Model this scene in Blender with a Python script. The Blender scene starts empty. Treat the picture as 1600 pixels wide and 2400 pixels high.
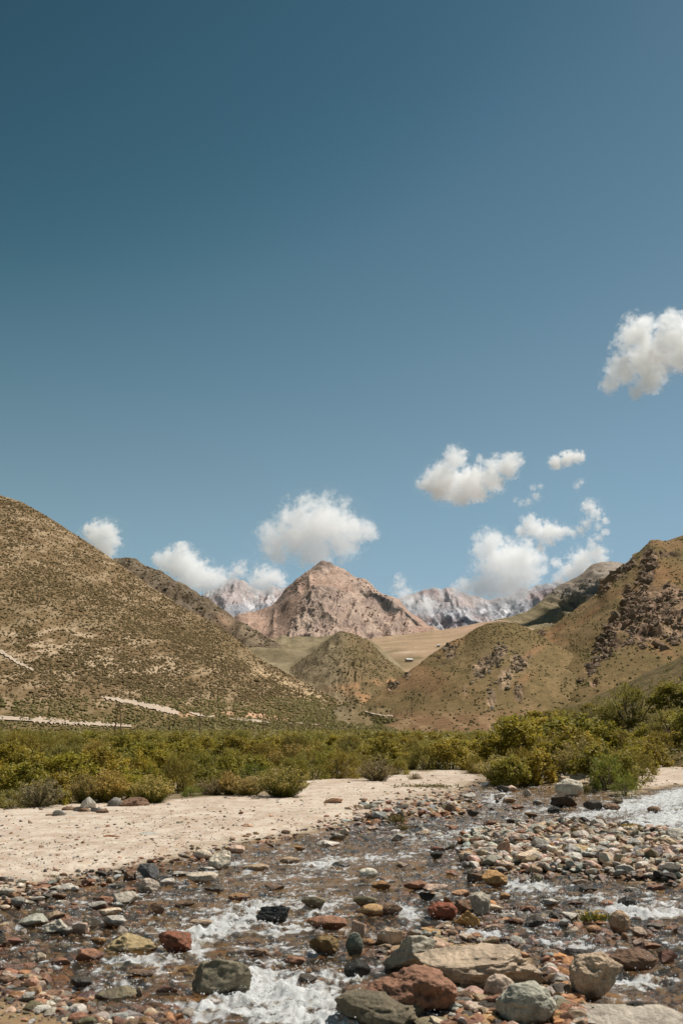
import bpy, math, random
import numpy as np
from mathutils import Vector

random.seed(7)
RNG = np.random.default_rng(7)
SC = bpy.context.scene
COL = SC.collection

# ------------------------------------------------------------------ camera, sky, sun, exposure
F = 2400.0 * 35.0 / 36.0            # focal length in photograph pixels
CAM_H = 3.0                         # the eye stands on a bank three metres over the stream
PITCH = math.atan(500.0 / F)
SP, CP = math.sin(PITCH), math.cos(PITCH)
cam = bpy.data.cameras.new('camera')
cam.sensor_fit = 'VERTICAL'
cam.sensor_height = 36.0
cam.lens = 35.0
cam.clip_start = 0.1
cam.clip_end = 60000.0
cam.dof.use_dof = True
cam.dof.focus_distance = 90.0
cam.dof.aperture_fstop = 3.2
cam_o = bpy.data.objects.new('camera', cam)
cam_o.location = (0, 0, CAM_H)
cam_o.rotation_euler = (math.pi / 2 + PITCH, 0, 0)
COL.objects.link(cam_o)
SC.camera = cam_o

SUN = Vector((0.43, 0.27, 0.86)).normalized()      # towards the sun: high, right, a little ahead
sun_el = math.asin(SUN.z)
sun_az = math.atan2(SUN.x, SUN.y)
world = bpy.data.worlds.new('World')
SC.world = world
world.use_nodes = True
wt = world.node_tree
wt.nodes.clear()
sky = wt.nodes.new('ShaderNodeTexSky')
sky.sky_type = 'NISHITA'
sky.sun_disc = False
sky.sun_elevation = sun_el
sky.sun_rotation = sun_az
sky.altitude = 2200
sky.air_density = 1.0
sky.dust_density = 0.6
sky.ozone_density = 1.5
SKY_K = 0.075
sc1 = wt.nodes.new('ShaderNodeVectorMath'); sc1.operation = 'SCALE'; sc1.inputs['Scale'].default_value = SKY_K
crv = wt.nodes.new('ShaderNodeRGBCurve')         # the film's response to the sky: deeper aloft, paler low down
sc2 = wt.nodes.new('ShaderNodeVectorMath'); sc2.operation = 'SCALE'; sc2.inputs['Scale'].default_value = 1.0 / SKY_K
EXPO = 2 ** -.2
for ch, pts in enumerate((((0, 0), (.05, .014), (.083, .046), (.100, .094), (.1413, .185), (.1812, .238), (.227, .28), (1, .9)),
                          ((0, 0), (.09, .045), (.1356, .115), (.1683, .199), (.2307, .312), (.2874, .385), (.3467, .43), (1, .95)),
                          ((0, 0), (.18, .075), (.2623, .180), (.3095, .277), (.3968, .41), (.4564, .49), (.51, .54), (1, .95)))):
    cu = crv.mapping.curves[ch]
    cu.points[0].location = pts[0]
    cu.points[-1].location = (pts[-1][0], pts[-1][1] * EXPO)
    for p in pts[1:-1]:
        cu.points.new(p[0], p[1] * EXPO)
crv.mapping.update()
bg = wt.nodes.new('ShaderNodeBackground')
bg.inputs['Strength'].default_value = SKY_K
wo = wt.nodes.new('ShaderNodeOutputWorld')
wt.links.new(sky.outputs[0], sc1.inputs[0])
wt.links.new(sc1.outputs[0], crv.inputs['Color'])
wt.links.new(crv.outputs[0], sc2.inputs[0])
wt.links.new(sc2.outputs[0], bg.inputs['Color'])
wt.links.new(bg.outputs[0], wo.inputs['Surface'])

sl = bpy.data.lights.new('sun', 'SUN')
sl.energy = 4.6
sl.angle = math.radians(0.5)
sl.color = (1.0, 0.95, 0.87)
so = bpy.data.objects.new('sun', sl)
so.rotation_euler = SUN.to_track_quat('Z', 'Y').to_euler()
COL.objects.link(so)

SC.view_settings.view_transform = 'Standard'
SC.view_settings.look = 'None'
SC.view_settings.exposure = 0.2
SC.view_settings.gamma = 1.0
SC.view_settings.use_curve_mapping = False
SC.cycles.max_bounces = 40
SC.cycles.volume_bounces = 36
SC.cycles.volume_step_rate = .35
SC.cycles.diffuse_bounces = 4
SC.cycles.glossy_bounces = 2
SC.cycles.transparent_max_bounces = 40
SC.cycles.caustics_reflective = False
SC.cycles.caustics_refractive = False

# ------------------------------------------------------------------ picture <-> place
def ae(u, v):
    """photograph pixel -> (x/y, z/y) of its line of sight"""
    xc = (np.asarray(u, float) - 800.0) / F
    yc = (1200.0 - np.asarray(v, float)) / F
    dy = CP - yc * SP
    return xc / dy, (SP + yc * CP) / dy

def uv(x, y, z):
    """place -> photograph pixel"""
    zz = np.asarray(z, float) - CAM_H
    d = y * CP + zz * SP
    return 800.0 + F * x / d, 1200.0 - F * (-y * SP + zz * CP) / d

def G(u, v, z=0.0):
    """where the line of sight through a pixel meets the level z"""
    a, e = ae(u, v)
    Y = (z - CAM_H) / e
    return a * Y, Y

def at(u, v, Y):
    a, e = ae(u, v)
    return Vector((float(a * Y), float(Y), float(CAM_H + e * Y)))

# ------------------------------------------------------------------ noise
def _h(ix, iy, iz, s):
    with np.errstate(over='ignore'):
        h = (ix.astype(np.uint32) * np.uint32(374761393) + iy.astype(np.uint32) * np.uint32(668265263)
             + iz.astype(np.uint32) * np.uint32(2147483647) + np.uint32(s) * np.uint32(974634777))
        h = (h ^ (h >> np.uint32(13))) * np.uint32(1274126177)
        h = h ^ (h >> np.uint32(16))
    return h.astype(np.float64) / 4294967295.0 * 2.0 - 1.0

def vn(x, y, z=0.0, s=0):
    """smooth value noise in -1..1"""
    x, y, z = np.broadcast_arrays(np.asarray(x, float), np.asarray(y, float), np.asarray(z, float))
    fx, fy, fz = np.floor(x), np.floor(y), np.floor(z)
    ix, iy, iz = fx.astype(np.int64), fy.astype(np.int64), fz.astype(np.int64)
    tx, ty, tz = x - fx, y - fy, z - fz
    tx = tx * tx * tx * (tx * (tx * 6 - 15) + 10)
    ty = ty * ty * ty * (ty * (ty * 6 - 15) + 10)
    tz = tz * tz * tz * (tz * (tz * 6 - 15) + 10)
    flat = not np.any(fz != z)
    def pl(k):
        c00, c10 = _h(ix, iy, iz + k, s), _h(ix + 1, iy, iz + k, s)
        c01, c11 = _h(ix, iy + 1, iz + k, s), _h(ix + 1, iy + 1, iz + k, s)
        a = c00 + (c10 - c00) * tx
        b = c01 + (c11 - c01) * tx
        return a + (b - a) * ty
    p = pl(0)
    return p if flat else p + (pl(1) - p) * tz

def fbm(x, y, z=0.0, o=5, s=0, g=0.5, l=2.07):
    a, t, k = 1.0, 0.0, 0.0
    for i in range(o):
        t = t + a * vn(np.asarray(x) + 17.3 * i, np.asarray(y) - 9.1 * i, z, s + i)
        k += a
        a *= g
        x, y, z = np.asarray(x) * l, np.asarray(y) * l, np.asarray(z) * l
    return t / k

def ridged(x, y, z=0.0, o=5, s=0, g=0.55, l=2.1):
    a, t, k = 1.0, 0.0, 0.0
    for i in range(o):
        n = 1.0 - np.abs(vn(np.asarray(x) + 7.7 * i, np.asarray(y) + 3.3 * i, z, s + i)) * 1.6
        t = t + a * n
        k += a
        a *= g
        x, y, z = np.asarray(x) * l, np.asarray(y) * l, np.asarray(z) * l
    return t / k

def unit(v):
    return v / np.maximum(np.linalg.norm(v, axis=-1, keepdims=True), 1e-9)

def ss(a, b, x):
    t = np.clip((np.asarray(x, float) - a) / (b - a), 0, 1)
    return t * t * (3 - 2 * t)

def mix(a, b, t):
    a, b = np.asarray(a, float), np.asarray(b, float)
    t = np.asarray(t)[..., None]
    return a * (1 - t) + b * t

def blob(u, v, cu, cv, ru, rv, rot=0.0):
    c, s = math.cos(math.radians(rot)), math.sin(math.radians(rot))
    du, dv = u - cu, v - cv
    return np.exp(-(((du * c + dv * s) / ru) ** 2 + ((-du * s + dv * c) / rv) ** 2))

def sdf_poly(px, py, poly):
    """signed distance to a polygon, positive inside"""
    P = np.asarray(poly, float)
    d = np.full(np.shape(px), 1e18)
    inside = np.zeros(np.shape(px), bool)
    n = len(P)
    for i in range(n):
        ax, ay = P[i]
        bx, by = P[(i + 1) % n]
        ex, ey = bx - ax, by - ay
        wx, wy = px - ax, py - ay
        t = np.clip((wx * ex + wy * ey) / (ex * ex + ey * ey + 1e-12), 0, 1)
        d = np.minimum(d, (wx - ex * t) ** 2 + (wy - ey * t) ** 2)
        c = ((ay <= py) & (by > py)) | ((by <= py) & (ay > py))
        if ey != 0:
            inside ^= c & (px < ax + (py - ay) / ey * ex)
    return np.where(inside, 1, -1) * np.sqrt(d)

# ------------------------------------------------------------------ meshes and objects
def mesh(name, V, Fc, mat=None, smooth=True, attrs=None):
    V = np.asarray(V, np.float32).reshape(-1, 3)
    Fc = np.asarray(Fc, np.int32)
    k = Fc.shape[1]
    me = bpy.data.meshes.new(name)
    me.vertices.add(len(V))
    me.vertices.foreach_set('co', V.ravel())
    me.loops.add(Fc.size)
    me.loops.foreach_set('vertex_index', Fc.ravel())
    me.polygons.add(len(Fc))
    me.polygons.foreach_set('loop_start', np.arange(0, Fc.size, k, dtype=np.int32))
    me.polygons.foreach_set('use_smooth', np.full(len(Fc), bool(smooth)))
    for an, arr in (attrs or {}).items():
        arr = np.asarray(arr, np.float32)
        if arr.ndim == 2:
            full = np.ones((len(V), 4), np.float32)
            full[:, :arr.shape[1]] = arr
            at_ = me.attributes.new(an, 'FLOAT_COLOR', 'POINT')
            at_.data.foreach_set('color', full.ravel())
        else:
            at_ = me.attributes.new(an, 'FLOAT', 'POINT')
            at_.data.foreach_set('value', arr.ravel())
    if mat:
        me.materials.append(mat)
    me.update(calc_edges=True)
    return me

def put(name, me, parent=None, loc=None, rot=None, scale=None):
    o = bpy.data.objects.new(name, me)
    COL.objects.link(o)
    if parent:
        o.parent = parent
    if loc is not None:
        o.location = loc
    if rot is not None:
        o.rotation_euler = rot
    if scale is not None:
        o.scale = scale
    return o

def tag(o, label=None, cat=None, group=None, kind=None):
    if label:
        o['label'] = label
    if cat:
        o['category'] = cat
    if group:
        o['group'] = group
    if kind:
        o['kind'] = kind
    return o

def grid_faces(nr, nc):
    i = np.arange(nr - 1)[:, None] * nc + np.arange(nc - 1)[None, :]
    return np.stack([i, i + 1, i + nc + 1, i + nc], -1).reshape(-1, 4)

_ico = {}
def ico(n):
    if n not in _ico:
        t = (1 + 5 ** 0.5) / 2
        V = [(-1, t, 0), (1, t, 0), (-1, -t, 0), (1, -t, 0), (0, -1, t), (0, 1, t), (0, -1, -t), (0, 1, -t), (t, 0, -1), (t, 0, 1), (-t, 0, -1), (-t, 0, 1)]
        Fc = [(0, 11, 5), (0, 5, 1), (0, 1, 7), (0, 7, 10), (0, 10, 11), (1, 5, 9), (5, 11, 4), (11, 10, 2), (10, 7, 6), (7, 1, 8),
              (3, 9, 4), (3, 4, 2), (3, 2, 6), (3, 6, 8), (3, 8, 9), (4, 9, 5), (2, 4, 11), (6, 2, 10), (8, 6, 7), (9, 8, 1)]
        V = [np.array(p, float) / np.linalg.norm(p) for p in V]
        for _ in range(n):
            cache, out = {}, []
            def mid(a, b):
                k = (min(a, b), max(a, b))
                if k not in cache:
                    m = V[a] + V[b]
                    V.append(m / np.linalg.norm(m))
                    cache[k] = len(V) - 1
                return cache[k]
            for a, b, c in Fc:
                ab, bc, ca = mid(a, b), mid(b, c), mid(c, a)
                out += [(a, ab, ca), (b, bc, ab), (c, ca, bc), (ab, bc, ca)]
            Fc = out
        _ico[n] = (np.array(V), np.array(Fc))
    return _ico[n][0].copy(), _ico[n][1]

# ------------------------------------------------------------------ materials
class NT:
    def __init__(self, name):
        self.m = bpy.data.materials.new(name)
        self.m.use_nodes = True
        self.t = self.m.node_tree
        self.t.nodes.clear()
        self.out = self.t.nodes.new('ShaderNodeOutputMaterial')
    def n(self, kind, ins=None, **props):
        nd = self.t.nodes.new('ShaderNode' + kind)
        for k, v in props.items():
            setattr(nd, k, v)
        for k, v in (ins or {}).items():
            s = nd.inputs[k]
            if isinstance(v, bpy.types.NodeSocket):
                self.t.links.new(v, s)
            else:
                if hasattr(s.default_value, '__len__') and hasattr(v, '__len__') and len(v) < len(s.default_value):
                    v = tuple(v) + (1.0,)
                s.default_value = v
        return nd
    def math(self, op, a, b=0.0, clamp=False):
        return self.n('Math', {0: a, 1: b}, operation=op, use_clamp=clamp).outputs[0]
    def ramp(self, fac, lo, hi, a=0.0, b=1.0):
        return self.n('MapRange', {'Value': fac, 'From Min': lo, 'From Max': hi, 'To Min': a, 'To Max': b}, clamp=True).outputs[0]
    def mixc(self, fac, a, b, blend='MIX'):
        nd = self.n('Mix', data_type='RGBA', blend_type=blend)
        for i, v in ((0, fac), (6, a), (7, b)):
            s = nd.inputs[i]
            if isinstance(v, bpy.types.NodeSocket):
                self.t.links.new(v, s)
            else:
                s.default_value = v if i == 0 else tuple(v) + (1.0,) * (4 - len(v))
        return nd.outputs[2]
    def noise(self, vec, scale, detail=4.0, rough=0.55, dist=0.0):
        return self.n('TexNoise', {'Vector': vec, 'Scale': scale, 'Detail': detail, 'Roughness': rough, 'Distortion': dist}).outputs[0]
    def end(self, sock):
        self.t.links.new(sock, self.out.inputs['Surface'])
        return self.m

def mat_terrain(name, fine, bump_d, strength=0.6, var=0.35):
    """colour from the terrain's own colour attribute, broken up by grain; fine = size of the grain in metres"""
    m = NT(name)
    pos = m.n('NewGeometry').outputs['Position']
    col = m.n('Attribute', attribute_name='Col').outputs['Color']
    n1 = m.noise(pos, 1.0 / fine, 6.0, 0.65)
    n2 = m.noise(pos, 0.23 / fine, 4.0, 0.6)
    k = m.math('ADD', m.ramp(n1, 0.25, 0.75, 1 - var, 1 + var), m.ramp(n2, 0.3, 0.7, -var * 0.5, var * 0.5))
    kk = m.n('CombineColor', {0: k, 1: k, 2: k}).outputs[0]
    c = m.mixc(1.0, col, kk, 'MULTIPLY')
    b = m.n('Bump', {'Height': n1, 'Distance': bump_d, 'Strength': strength}).outputs[0]
    p = m.n('BsdfPrincipled', {'Base Color': c, 'Roughness': 0.95, 'Specular IOR Level': 0.1, 'Normal': b})
    return m.end(p.outputs[0])
# ------------------------------------------------------------------ the ground and the stream bed
def wpoly(px):
    return [tuple(float(q) for q in G(u, v)) for u, v in px]

SHORE = [(-900, 2330), (-400, 2180), (0, 2111), (68, 2086), (119, 2075), (190, 2066), (210, 2053), (323, 2036), (360, 2026), (442, 2014), (503, 2003),
         (577, 1978), (645, 1967), (737, 1953), (800, 1938), (850, 1922), (930, 1908), (1010, 1912), (1080, 1903), (1092, 1884), (1072, 1858), (1105, 1838),
         (1140, 1830), (1205, 1838), (1262, 1842), (1330, 1850), (1400, 1856), (1440, 1866), (1480, 1862), (1524, 1850), (1600, 1840), (1800, 1822), (2600, 1790)]
DRY = [wpoly(SHORE) + [(900.0, 60.0), (9000.0, 20000.0), (-9000.0, 20000.0), (-900.0, 20.0)],
       wpoly([(-900, 2330), (-100, 2275), (40, 2300), (90, 2330), (180, 2362), (260, 2382), (330, 2400), (420, 2460), (-900, 3400)]),
       wpoly([(1085, 2012), (1100, 1968), (1180, 1938), (1300, 1926), (1420, 1932), (1500, 1950), (1600, 1956), (1800, 1960), (1800, 2085), (1600, 2074),
              (1540, 2062), (1430, 2050), (1330, 2046), (1230, 2042), (1150, 2034)]),
       wpoly([(865, 2225), (930, 2195), (1060, 2185), (1180, 2215), (1300, 2225), (1345, 2290), (1350, 2345), (1330, 2440), (1050, 2440), (980, 2400), (960, 2330)])]
SAND = [wpoly([(-900, 1930), (0, 1898), (117, 1893), (342, 1890), (398, 1880), (602, 1868), (673, 1872), (709, 1828), (800, 1829), (876, 1833), (938, 1817),
               (1075, 1808), (1132, 1832), (1140, 1850), (1085, 1905), (900, 1925), (640, 1990), (300, 2060), (0, 2130), (-900, 2350)]),
        wpoly([(1425, 1856), (1475, 1800), (1505, 1772), (1620, 1762), (2100, 1762), (2100, 1850), (1600, 1850), (1480, 1872)]),
        wpoly([(470, 1815), (480, 1803), (540, 1803), (548, 1812)])]

def dryness(x, y):
    d = sdf_poly(x, y, DRY[0])
    for k, p in enumerate(DRY[1:]):
        d = np.maximum(d, sdf_poly(x, y, p) - (0.25 if k == 2 else 0.0))
    return d

def ground_z(x, y, sd=None):
    if sd is None:
        sd = dryness(x, y)
    sd = sd + 0.42 * fbm(x * .8, y * 0.5, 0, 4, 11)
    far = ss(70, 160, y)
    z = np.where(sd > 0, 0.015 + 0.10 * ss(0, 1.6, sd), -0.02 - 0.13 * ss(0, 0.9, -sd))
    z = z + 0.030 * fbm(x * 1.7, y * 1.7, 0, 4, 21) * (1 - far) + far * 0.35 * fbm(x * .03, y * .03, 0, 4, 22)
    return z

acol = np.concatenate([np.linspace(-1.6, -0.44, 46)[:-1], np.linspace(-0.44, 0.44, 310), np.linspace(0.44, 1.6, 46)[1:]])
yrow = np.concatenate([np.geomspace(1.5, 9.5, 30)[:-1], np.geomspace(9.5, 62, 290)[:-1], np.geomspace(62, 700, 70)[:-1], np.geomspace(700, 20000, 16)])
GX = acol[None, :] * yrow[:, None]
GY = np.repeat(yrow[:, None], len(acol), 1)
gsd = dryness(GX, GY)
GZ = ground_z(GX, GY, gsd)
GZ = GZ - ss(430, 900, GY) * 6.0
sd_s = np.maximum.reduce([sdf_poly(GX, GY, p) for p in SAND])
sd_s = sd_s + 0.5 * fbm(GX * .7, GY * .5, 0, 3, 5)
n1 = fbm(GX * 3, GY * 2.2, 0, 5, 31)
n2 = fbm(GX * .5, GY * .35, 0, 4, 32)
sand = mix((.45, .35, .27), (.575, .48, .385), ss(-.5, .5, n1 + .6 * n2))
sand = mix(sand, (.42, .29, .19), ss(.12, .55, fbm(GX * 5, GY * 2.2, 0, 4, 33)) * .6)
soil = mix((.17, .125, .07), (.27, .205, .12), ss(-.4, .4, n1 + n2))
soil = mix(soil, (.13, .125, .05), ss(0, .5, fbm(GX * .12, GY * .08, 0, 4, 34)) * .7)
bed = mix((.12, .085, .052), (.30, .205, .12), ss(-.4, .5, n1))
bed = mix(bed, (.36, .19, .09), ss(.15, .5, fbm(GX * 4, GY * 4, 0, 3, 36)) * .6)
dr = fbm(GX * .25 + .6 * GY, GY * .9 - .15 * GX, 0, 4, 38)
sand = mix(sand, (.37, .285, .205), (ss(.16, .3, dr) * ss(.46, .3, dr)) * .45)
sand = mix(sand, (.33, .255, .17), ss(1.1, .1, gsd + .5 * n2 + .3 * n1) * .75)
gcol = mix(soil, sand, ss(-.35, .35, sd_s))
gcol = mix(bed, gcol, ss(-.05, .45, gsd + .35 * n1))
gcol = mix(gcol, bed * 1.1, ss(-.1, .4, sdf_poly(GX, GY, DRY[2]) + .5 * n1) * .75)
gcol = mix(gcol, bed * 1.2, ss(-.1, .4, sdf_poly(GX, GY, DRY[3]) + .3 * n1) * .9)
corner = sdf_poly(GX, GY, DRY[1])
gcol = mix(gcol, mix((.25, .165, .09), (.36, .25, .15), ss(-.3, .4, n1)), ss(-.1, .35, corner))
shoal = ss(-.3, .6, sdf_poly(GX, GY, wpoly([(800, 1958), (860, 1900), (960, 1868), (1030, 1850), (1085, 1850), (1100, 1905), (960, 1935)])) + .5 * n1)
gcol = mix(gcol, mix((.20, .13, .08), (.42, .31, .21), ss(-.2, .45, n1)), shoal * .55)

mg = NT('gravelly_ground')
pos = mg.n('NewGeometry').outputs['Position']
gcolr = mg.n('Attribute', attribute_name='Col').outputs['Color']
vor = mg.n('TexVoronoi', {'Vector': pos, 'Scale': 34.0}, feature='F1')
vcol = mg.n('HueSaturation', {'Saturation': .35, 'Value': 1.5, 'Color': vor.outputs['Color']}).outputs[0]
grain = mg.noise(pos, 9.0, 8.0, .7)
k = mg.ramp(grain, .3, .7, .78, 1.22)
kc = mg.n('CombineColor', {0: k, 1: k, 2: k}).outputs[0]
c = mg.mixc(1.0, gcolr, kc, 'MULTIPLY')
c = mg.mixc(mg.ramp(mg.noise(pos, 3.0, 3.0), .45, .62, .05, .5), c, mg.mixc(1.0, c, vcol, 'MULTIPLY'))
b1 = mg.n('Bump', {'Height': vor.outputs['Distance'], 'Distance': .012, 'Strength': .5}, invert=True).outputs[0]
b2 = mg.n('Bump', {'Height': grain, 'Distance': .03, 'Strength': .6, 'Normal': b1}).outputs[0]
ground_mat = mg.end(mg.n('BsdfPrincipled', {'Base Color': c, 'Roughness': .93, 'Specular IOR Level': .15, 'Normal': b2}).outputs[0])
tag(put('ground', mesh('ground', np.stack([GX, GY, GZ], -1), grid_faces(len(yrow), len(acol)), ground_mat, attrs={'Col': gcol.reshape(-1, 3)})), kind='structure')

# ------------------------------------------------------------------ hills and mountains
HILLS = {}
def hill(name, ridge, base, nu, nv, cells, disp, colour, matl, prof=1.0, crag=0.0, back=0.35, kind='structure', smooth=True, tone=(.88, .785, .655)):
    """a hillside swept from a foot line to a ridge line; ridge: (pixel u, pixel v, distance), base: (pixel u, distance, level)"""
    ra, re = ae([p[0] for p in ridge], [p[1] for p in ridge])
    rY = np.array([p[2] for p in ridge], float)
    A = np.linspace(ra[0], ra[-1], nu)
    er, Yr = np.interp(A, ra, re), np.interp(A, ra, rY)
    ba, _ = ae([p[0] for p in base], [1700] * len(base))
    Yb, zb = np.interp(A, ba, [p[1] for p in base]), np.interp(A, ba, [p[2] for p in base])
    t = np.linspace(0, 1, nv)[:, None]
    k = max(3, nu // 14)
    def soft(q):
        w = np.hanning(2 * k + 1)
        return np.convolve(np.pad(q, k, 'reflect', reflect_type='odd'), w / w.sum(), 'valid')
    Yr, Yb, zb = soft(Yr), soft(Yb), soft(zb)
    Y = Yb + (Yr - Yb) * t
    zr = CAM_H + er * Yr
    w = ss(.55, 1, t)
    z = zb + (soft(zr) * (1 - w) + zr * w - zb) * t ** prof
    X = A * Y
    env = np.clip(t * 7, 0, 1) * np.clip((1 - t) * 7 + .05, 0, 1)
    U, V = uv(X, Y, z)
    d, mask = disp(X, Y, z, t, U, V)
    d = d * env + crag * fbm(X / cells, z / cells, 0, 4, 77) * ss(.8, 1, t)
    sl = np.clip((zr - zb) / (Yr - Yb), 0, 1.5)
    z = z + d / np.sqrt(1 + sl * sl)
    Y = Y - d * sl / np.sqrt(1 + sl * sl)
    X = A * Y
    U, V = uv(X, Y, z)
    C = colour(X, Y, z, t, U, V, mask) * np.array(tone)
    nb = 14
    s = np.linspace(0, 1, nb + 1)[1:, None]
    Yk = Yr + s * (Yr * back)
    zk = zr - s * (zr + 40) * (.5 + .5 * s)
    zk = zk + (z[-1] - zr)
    VX = np.concatenate([X, A * Yk]); VY = np.concatenate([Y, Yk]); VZ = np.concatenate([z, zk])
    VC = np.concatenate([C, np.repeat(C[-1:], nb, 0)])
    o = put(name, mesh(name, np.stack([VX, VY, VZ], -1), grid_faces(nv + nb, nu), matl, smooth, {'Col': VC.reshape(-1, 3)}))
    tag(o, kind=kind)
    HILLS[name] = (A, X, Y, z, U, V, t)
    return o

def hill_at(name, u, v):
    """the point of a hillside seen at a pixel"""
    A, X, Y, z, U, V, t = HILLS[name]
    a = float(ae(u, v)[0])
    j = int(np.clip(np.searchsorted(A, a), 0, len(A) - 1))
    k = np.nonzero(V[:, j] <= v)[0]
    i = int(k[0]) if len(k) else V.shape[0] - 1
    return Vector((a * Y[i, j], Y[i, j], z[i, j]))

def hill_sample(name, n, dens, seed):
    """n points spread evenly over the picture of a hillside, kept with probability dens(u, v)"""
    A, X, Y, z, U, V, t = HILLS[name]
    r = np.random.default_rng(seed)
    j = r.integers(0, len(A) - 1, n)
    i = (r.random(n) ** .9 * (V.shape[0] - 2)).astype(int)
    fu, fv = r.random(n), r.random(n)
    def lerp(M):
        return (M[i, j] * (1 - fu) + M[i, j + 1] * fu) * (1 - fv) + (M[i + 1, j] * (1 - fu) + M[i + 1, j + 1] * fu) * fv
    x, y, zz = lerp(X), lerp(Y), lerp(z)
    u, v = uv(x, y, zz)
    keep = r.random(n) < dens(u, v, x, y)
    return x[keep], y[keep], zz[keep], u[keep], v[keep]

SIMPLE = lambda amp, cs, o=6, s=1: (lambda X, Y, z, t, U, V: (amp * fbm(X / cs, Y / cs, 0, o, s), 0.0 * X))

# left hill, thick with low shrubs
LEFT = [(-520, 900, 980), (-300, 1030, 980), (-120, 1108, 960), (0, 1160, 930), (51, 1175, 930), (102, 1205, 930), (153, 1237, 930), (204, 1268, 925), (255, 1304, 920), (306, 1340, 915),
        (357, 1378, 905), (408, 1411, 890), (459, 1437, 875), (510, 1465, 860), (561, 1503, 840), (612, 1544, 810), (663, 1574, 780), (714, 1602, 740),
        (765, 1625, 700), (800, 1642, 670), (830, 1656, 640), (866, 1669, 610), (922, 1684, 580), (960, 1695, 560), (1000, 1702, 540)]
def d_left(X, Y, z, t, U, V):
    return 9 * fbm(X / 150, Y / 200, 0, 4, 41) + 1.4 * fbm(X / 22, Y / 22, 0, 4, 42), 0 * X
def c_left(X, Y, z, t, U, V, m):
    n = fbm(X / 55, z / 36, 0, 5, 43)
    f = fbm(X / 6, z / 3.6, 0, 4, 44)
    c = mix((.215, .16, .098), (.37, .29, .20), ss(-.3, .45, f + .4 * n))
    c = mix(c, (.66, .56, .46), np.clip(blob(U, V, 150, 1500, 170, 70, 20) + .7 * blob(U, V, 420, 1600, 140, 40, 20) + .3, 0, 1) * ss(-.05, .35, f) * .5)
    c = mix(c, (.15, .115, .055), ss(.0, .55, n + .4 * f) * .55)
    low = ss(1640, 1690, V + 12 * n)
    c = mix(c, mix((.14, .115, .05), (.21, .165, .085), ss(-.3, .3, f)), low * ss(760, 560, U) * .8)
    c = mix(c, (.56, .45, .32), np.clip(blob(U, V, 720, 1622, 120, 14, 25) + .8 * blob(U, V, 640, 1600, 70, 12, 30) + .7 * blob(U, V, 690, 1640, 60, 14, 20), 0, 1) * ss(-.25, .2, f + .3 * n))
    c = mix(c, (.60, .41, .30), np.clip(1.3 * blob(U, V, 590, 1677, 150, 6, 3) + blob(U, V, 440, 1676, 40, 5, 8) + .8 * blob(U, V, 120, 1684, 160, 5, 4), 0, 1) * ss(-.45, .1, f))
    c = mix(c, (.42, .31, .2), np.clip(blob(U, V, 20, 1295, 14, 4), 0, 1))
    return c
hill('left_hill', LEFT, [(-600, 330, -1), (0, 390, -1), (500, 420, -1), (1000, 430, -1)], 460, 210, 40, d_left, c_left, mat_terrain('shrubby_slope', .7, .35, .7, .4), 1.22, 1.5)

# a brown ridge behind it
def d_ridge(X, Y, z, t, U, V):
    cr = ss(.15, .6, fbm(X / 120, Y / 160, 0, 4, 52) + .5 * t - .2)
    return 18 * fbm(X / 160, Y / 220, 0, 4, 51) + (10 + 18 * cr) * (ridged(X / 50, z / 42, 0, 6, 53) - .6), cr
def c_ridge(X, Y, z, t, U, V, m):
    f = fbm(X / 14, z / 10, 0, 5, 54)
    c = mix((.155, .12, .08), (.25, .20, .14), ss(-.4, .4, f + .3 * fbm(X / 90, Y / 90, 0, 3, 55)))
    c = mix(c, (.25, .205, .16), m * ss(-.2, .3, f) * .8)
    c = mix(c, (.40, .275, .19), blob(U, V, 525, 1455, 22, 14, 30))
    c = mix(c, (.38, .30, .21), np.clip(blob(U, V, 660, 1510, 12, 10) + blob(U, V, 590, 1490, 60, 8, 35), 0, 1) * ss(-.1, .3, f))
    return c
hill('left_ridge', [(120, 1400, 1700), (200, 1335, 1700), (245, 1312, 1700), (270, 1306, 1700), (296, 1302, 1690), (326, 1312, 1680), (367, 1332, 1660), (408, 1355, 1640), (444, 1373, 1620), (474, 1396, 1600), (510, 1421, 1570),
                    (541, 1442, 1540), (571, 1460, 1510), (612, 1480, 1480), (633, 1494, 1460), (665, 1520, 1420), (700, 1552, 1380), (740, 1590, 1340)],
     [(100, 1050, 20), (740, 1050, 10)], 320, 150, 40, d_ridge, c_ridge, mat_terrain('brown_ridge_slope', 2.5, 1.2), 1.05, 7, tone=(.70, .65, .60))

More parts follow.
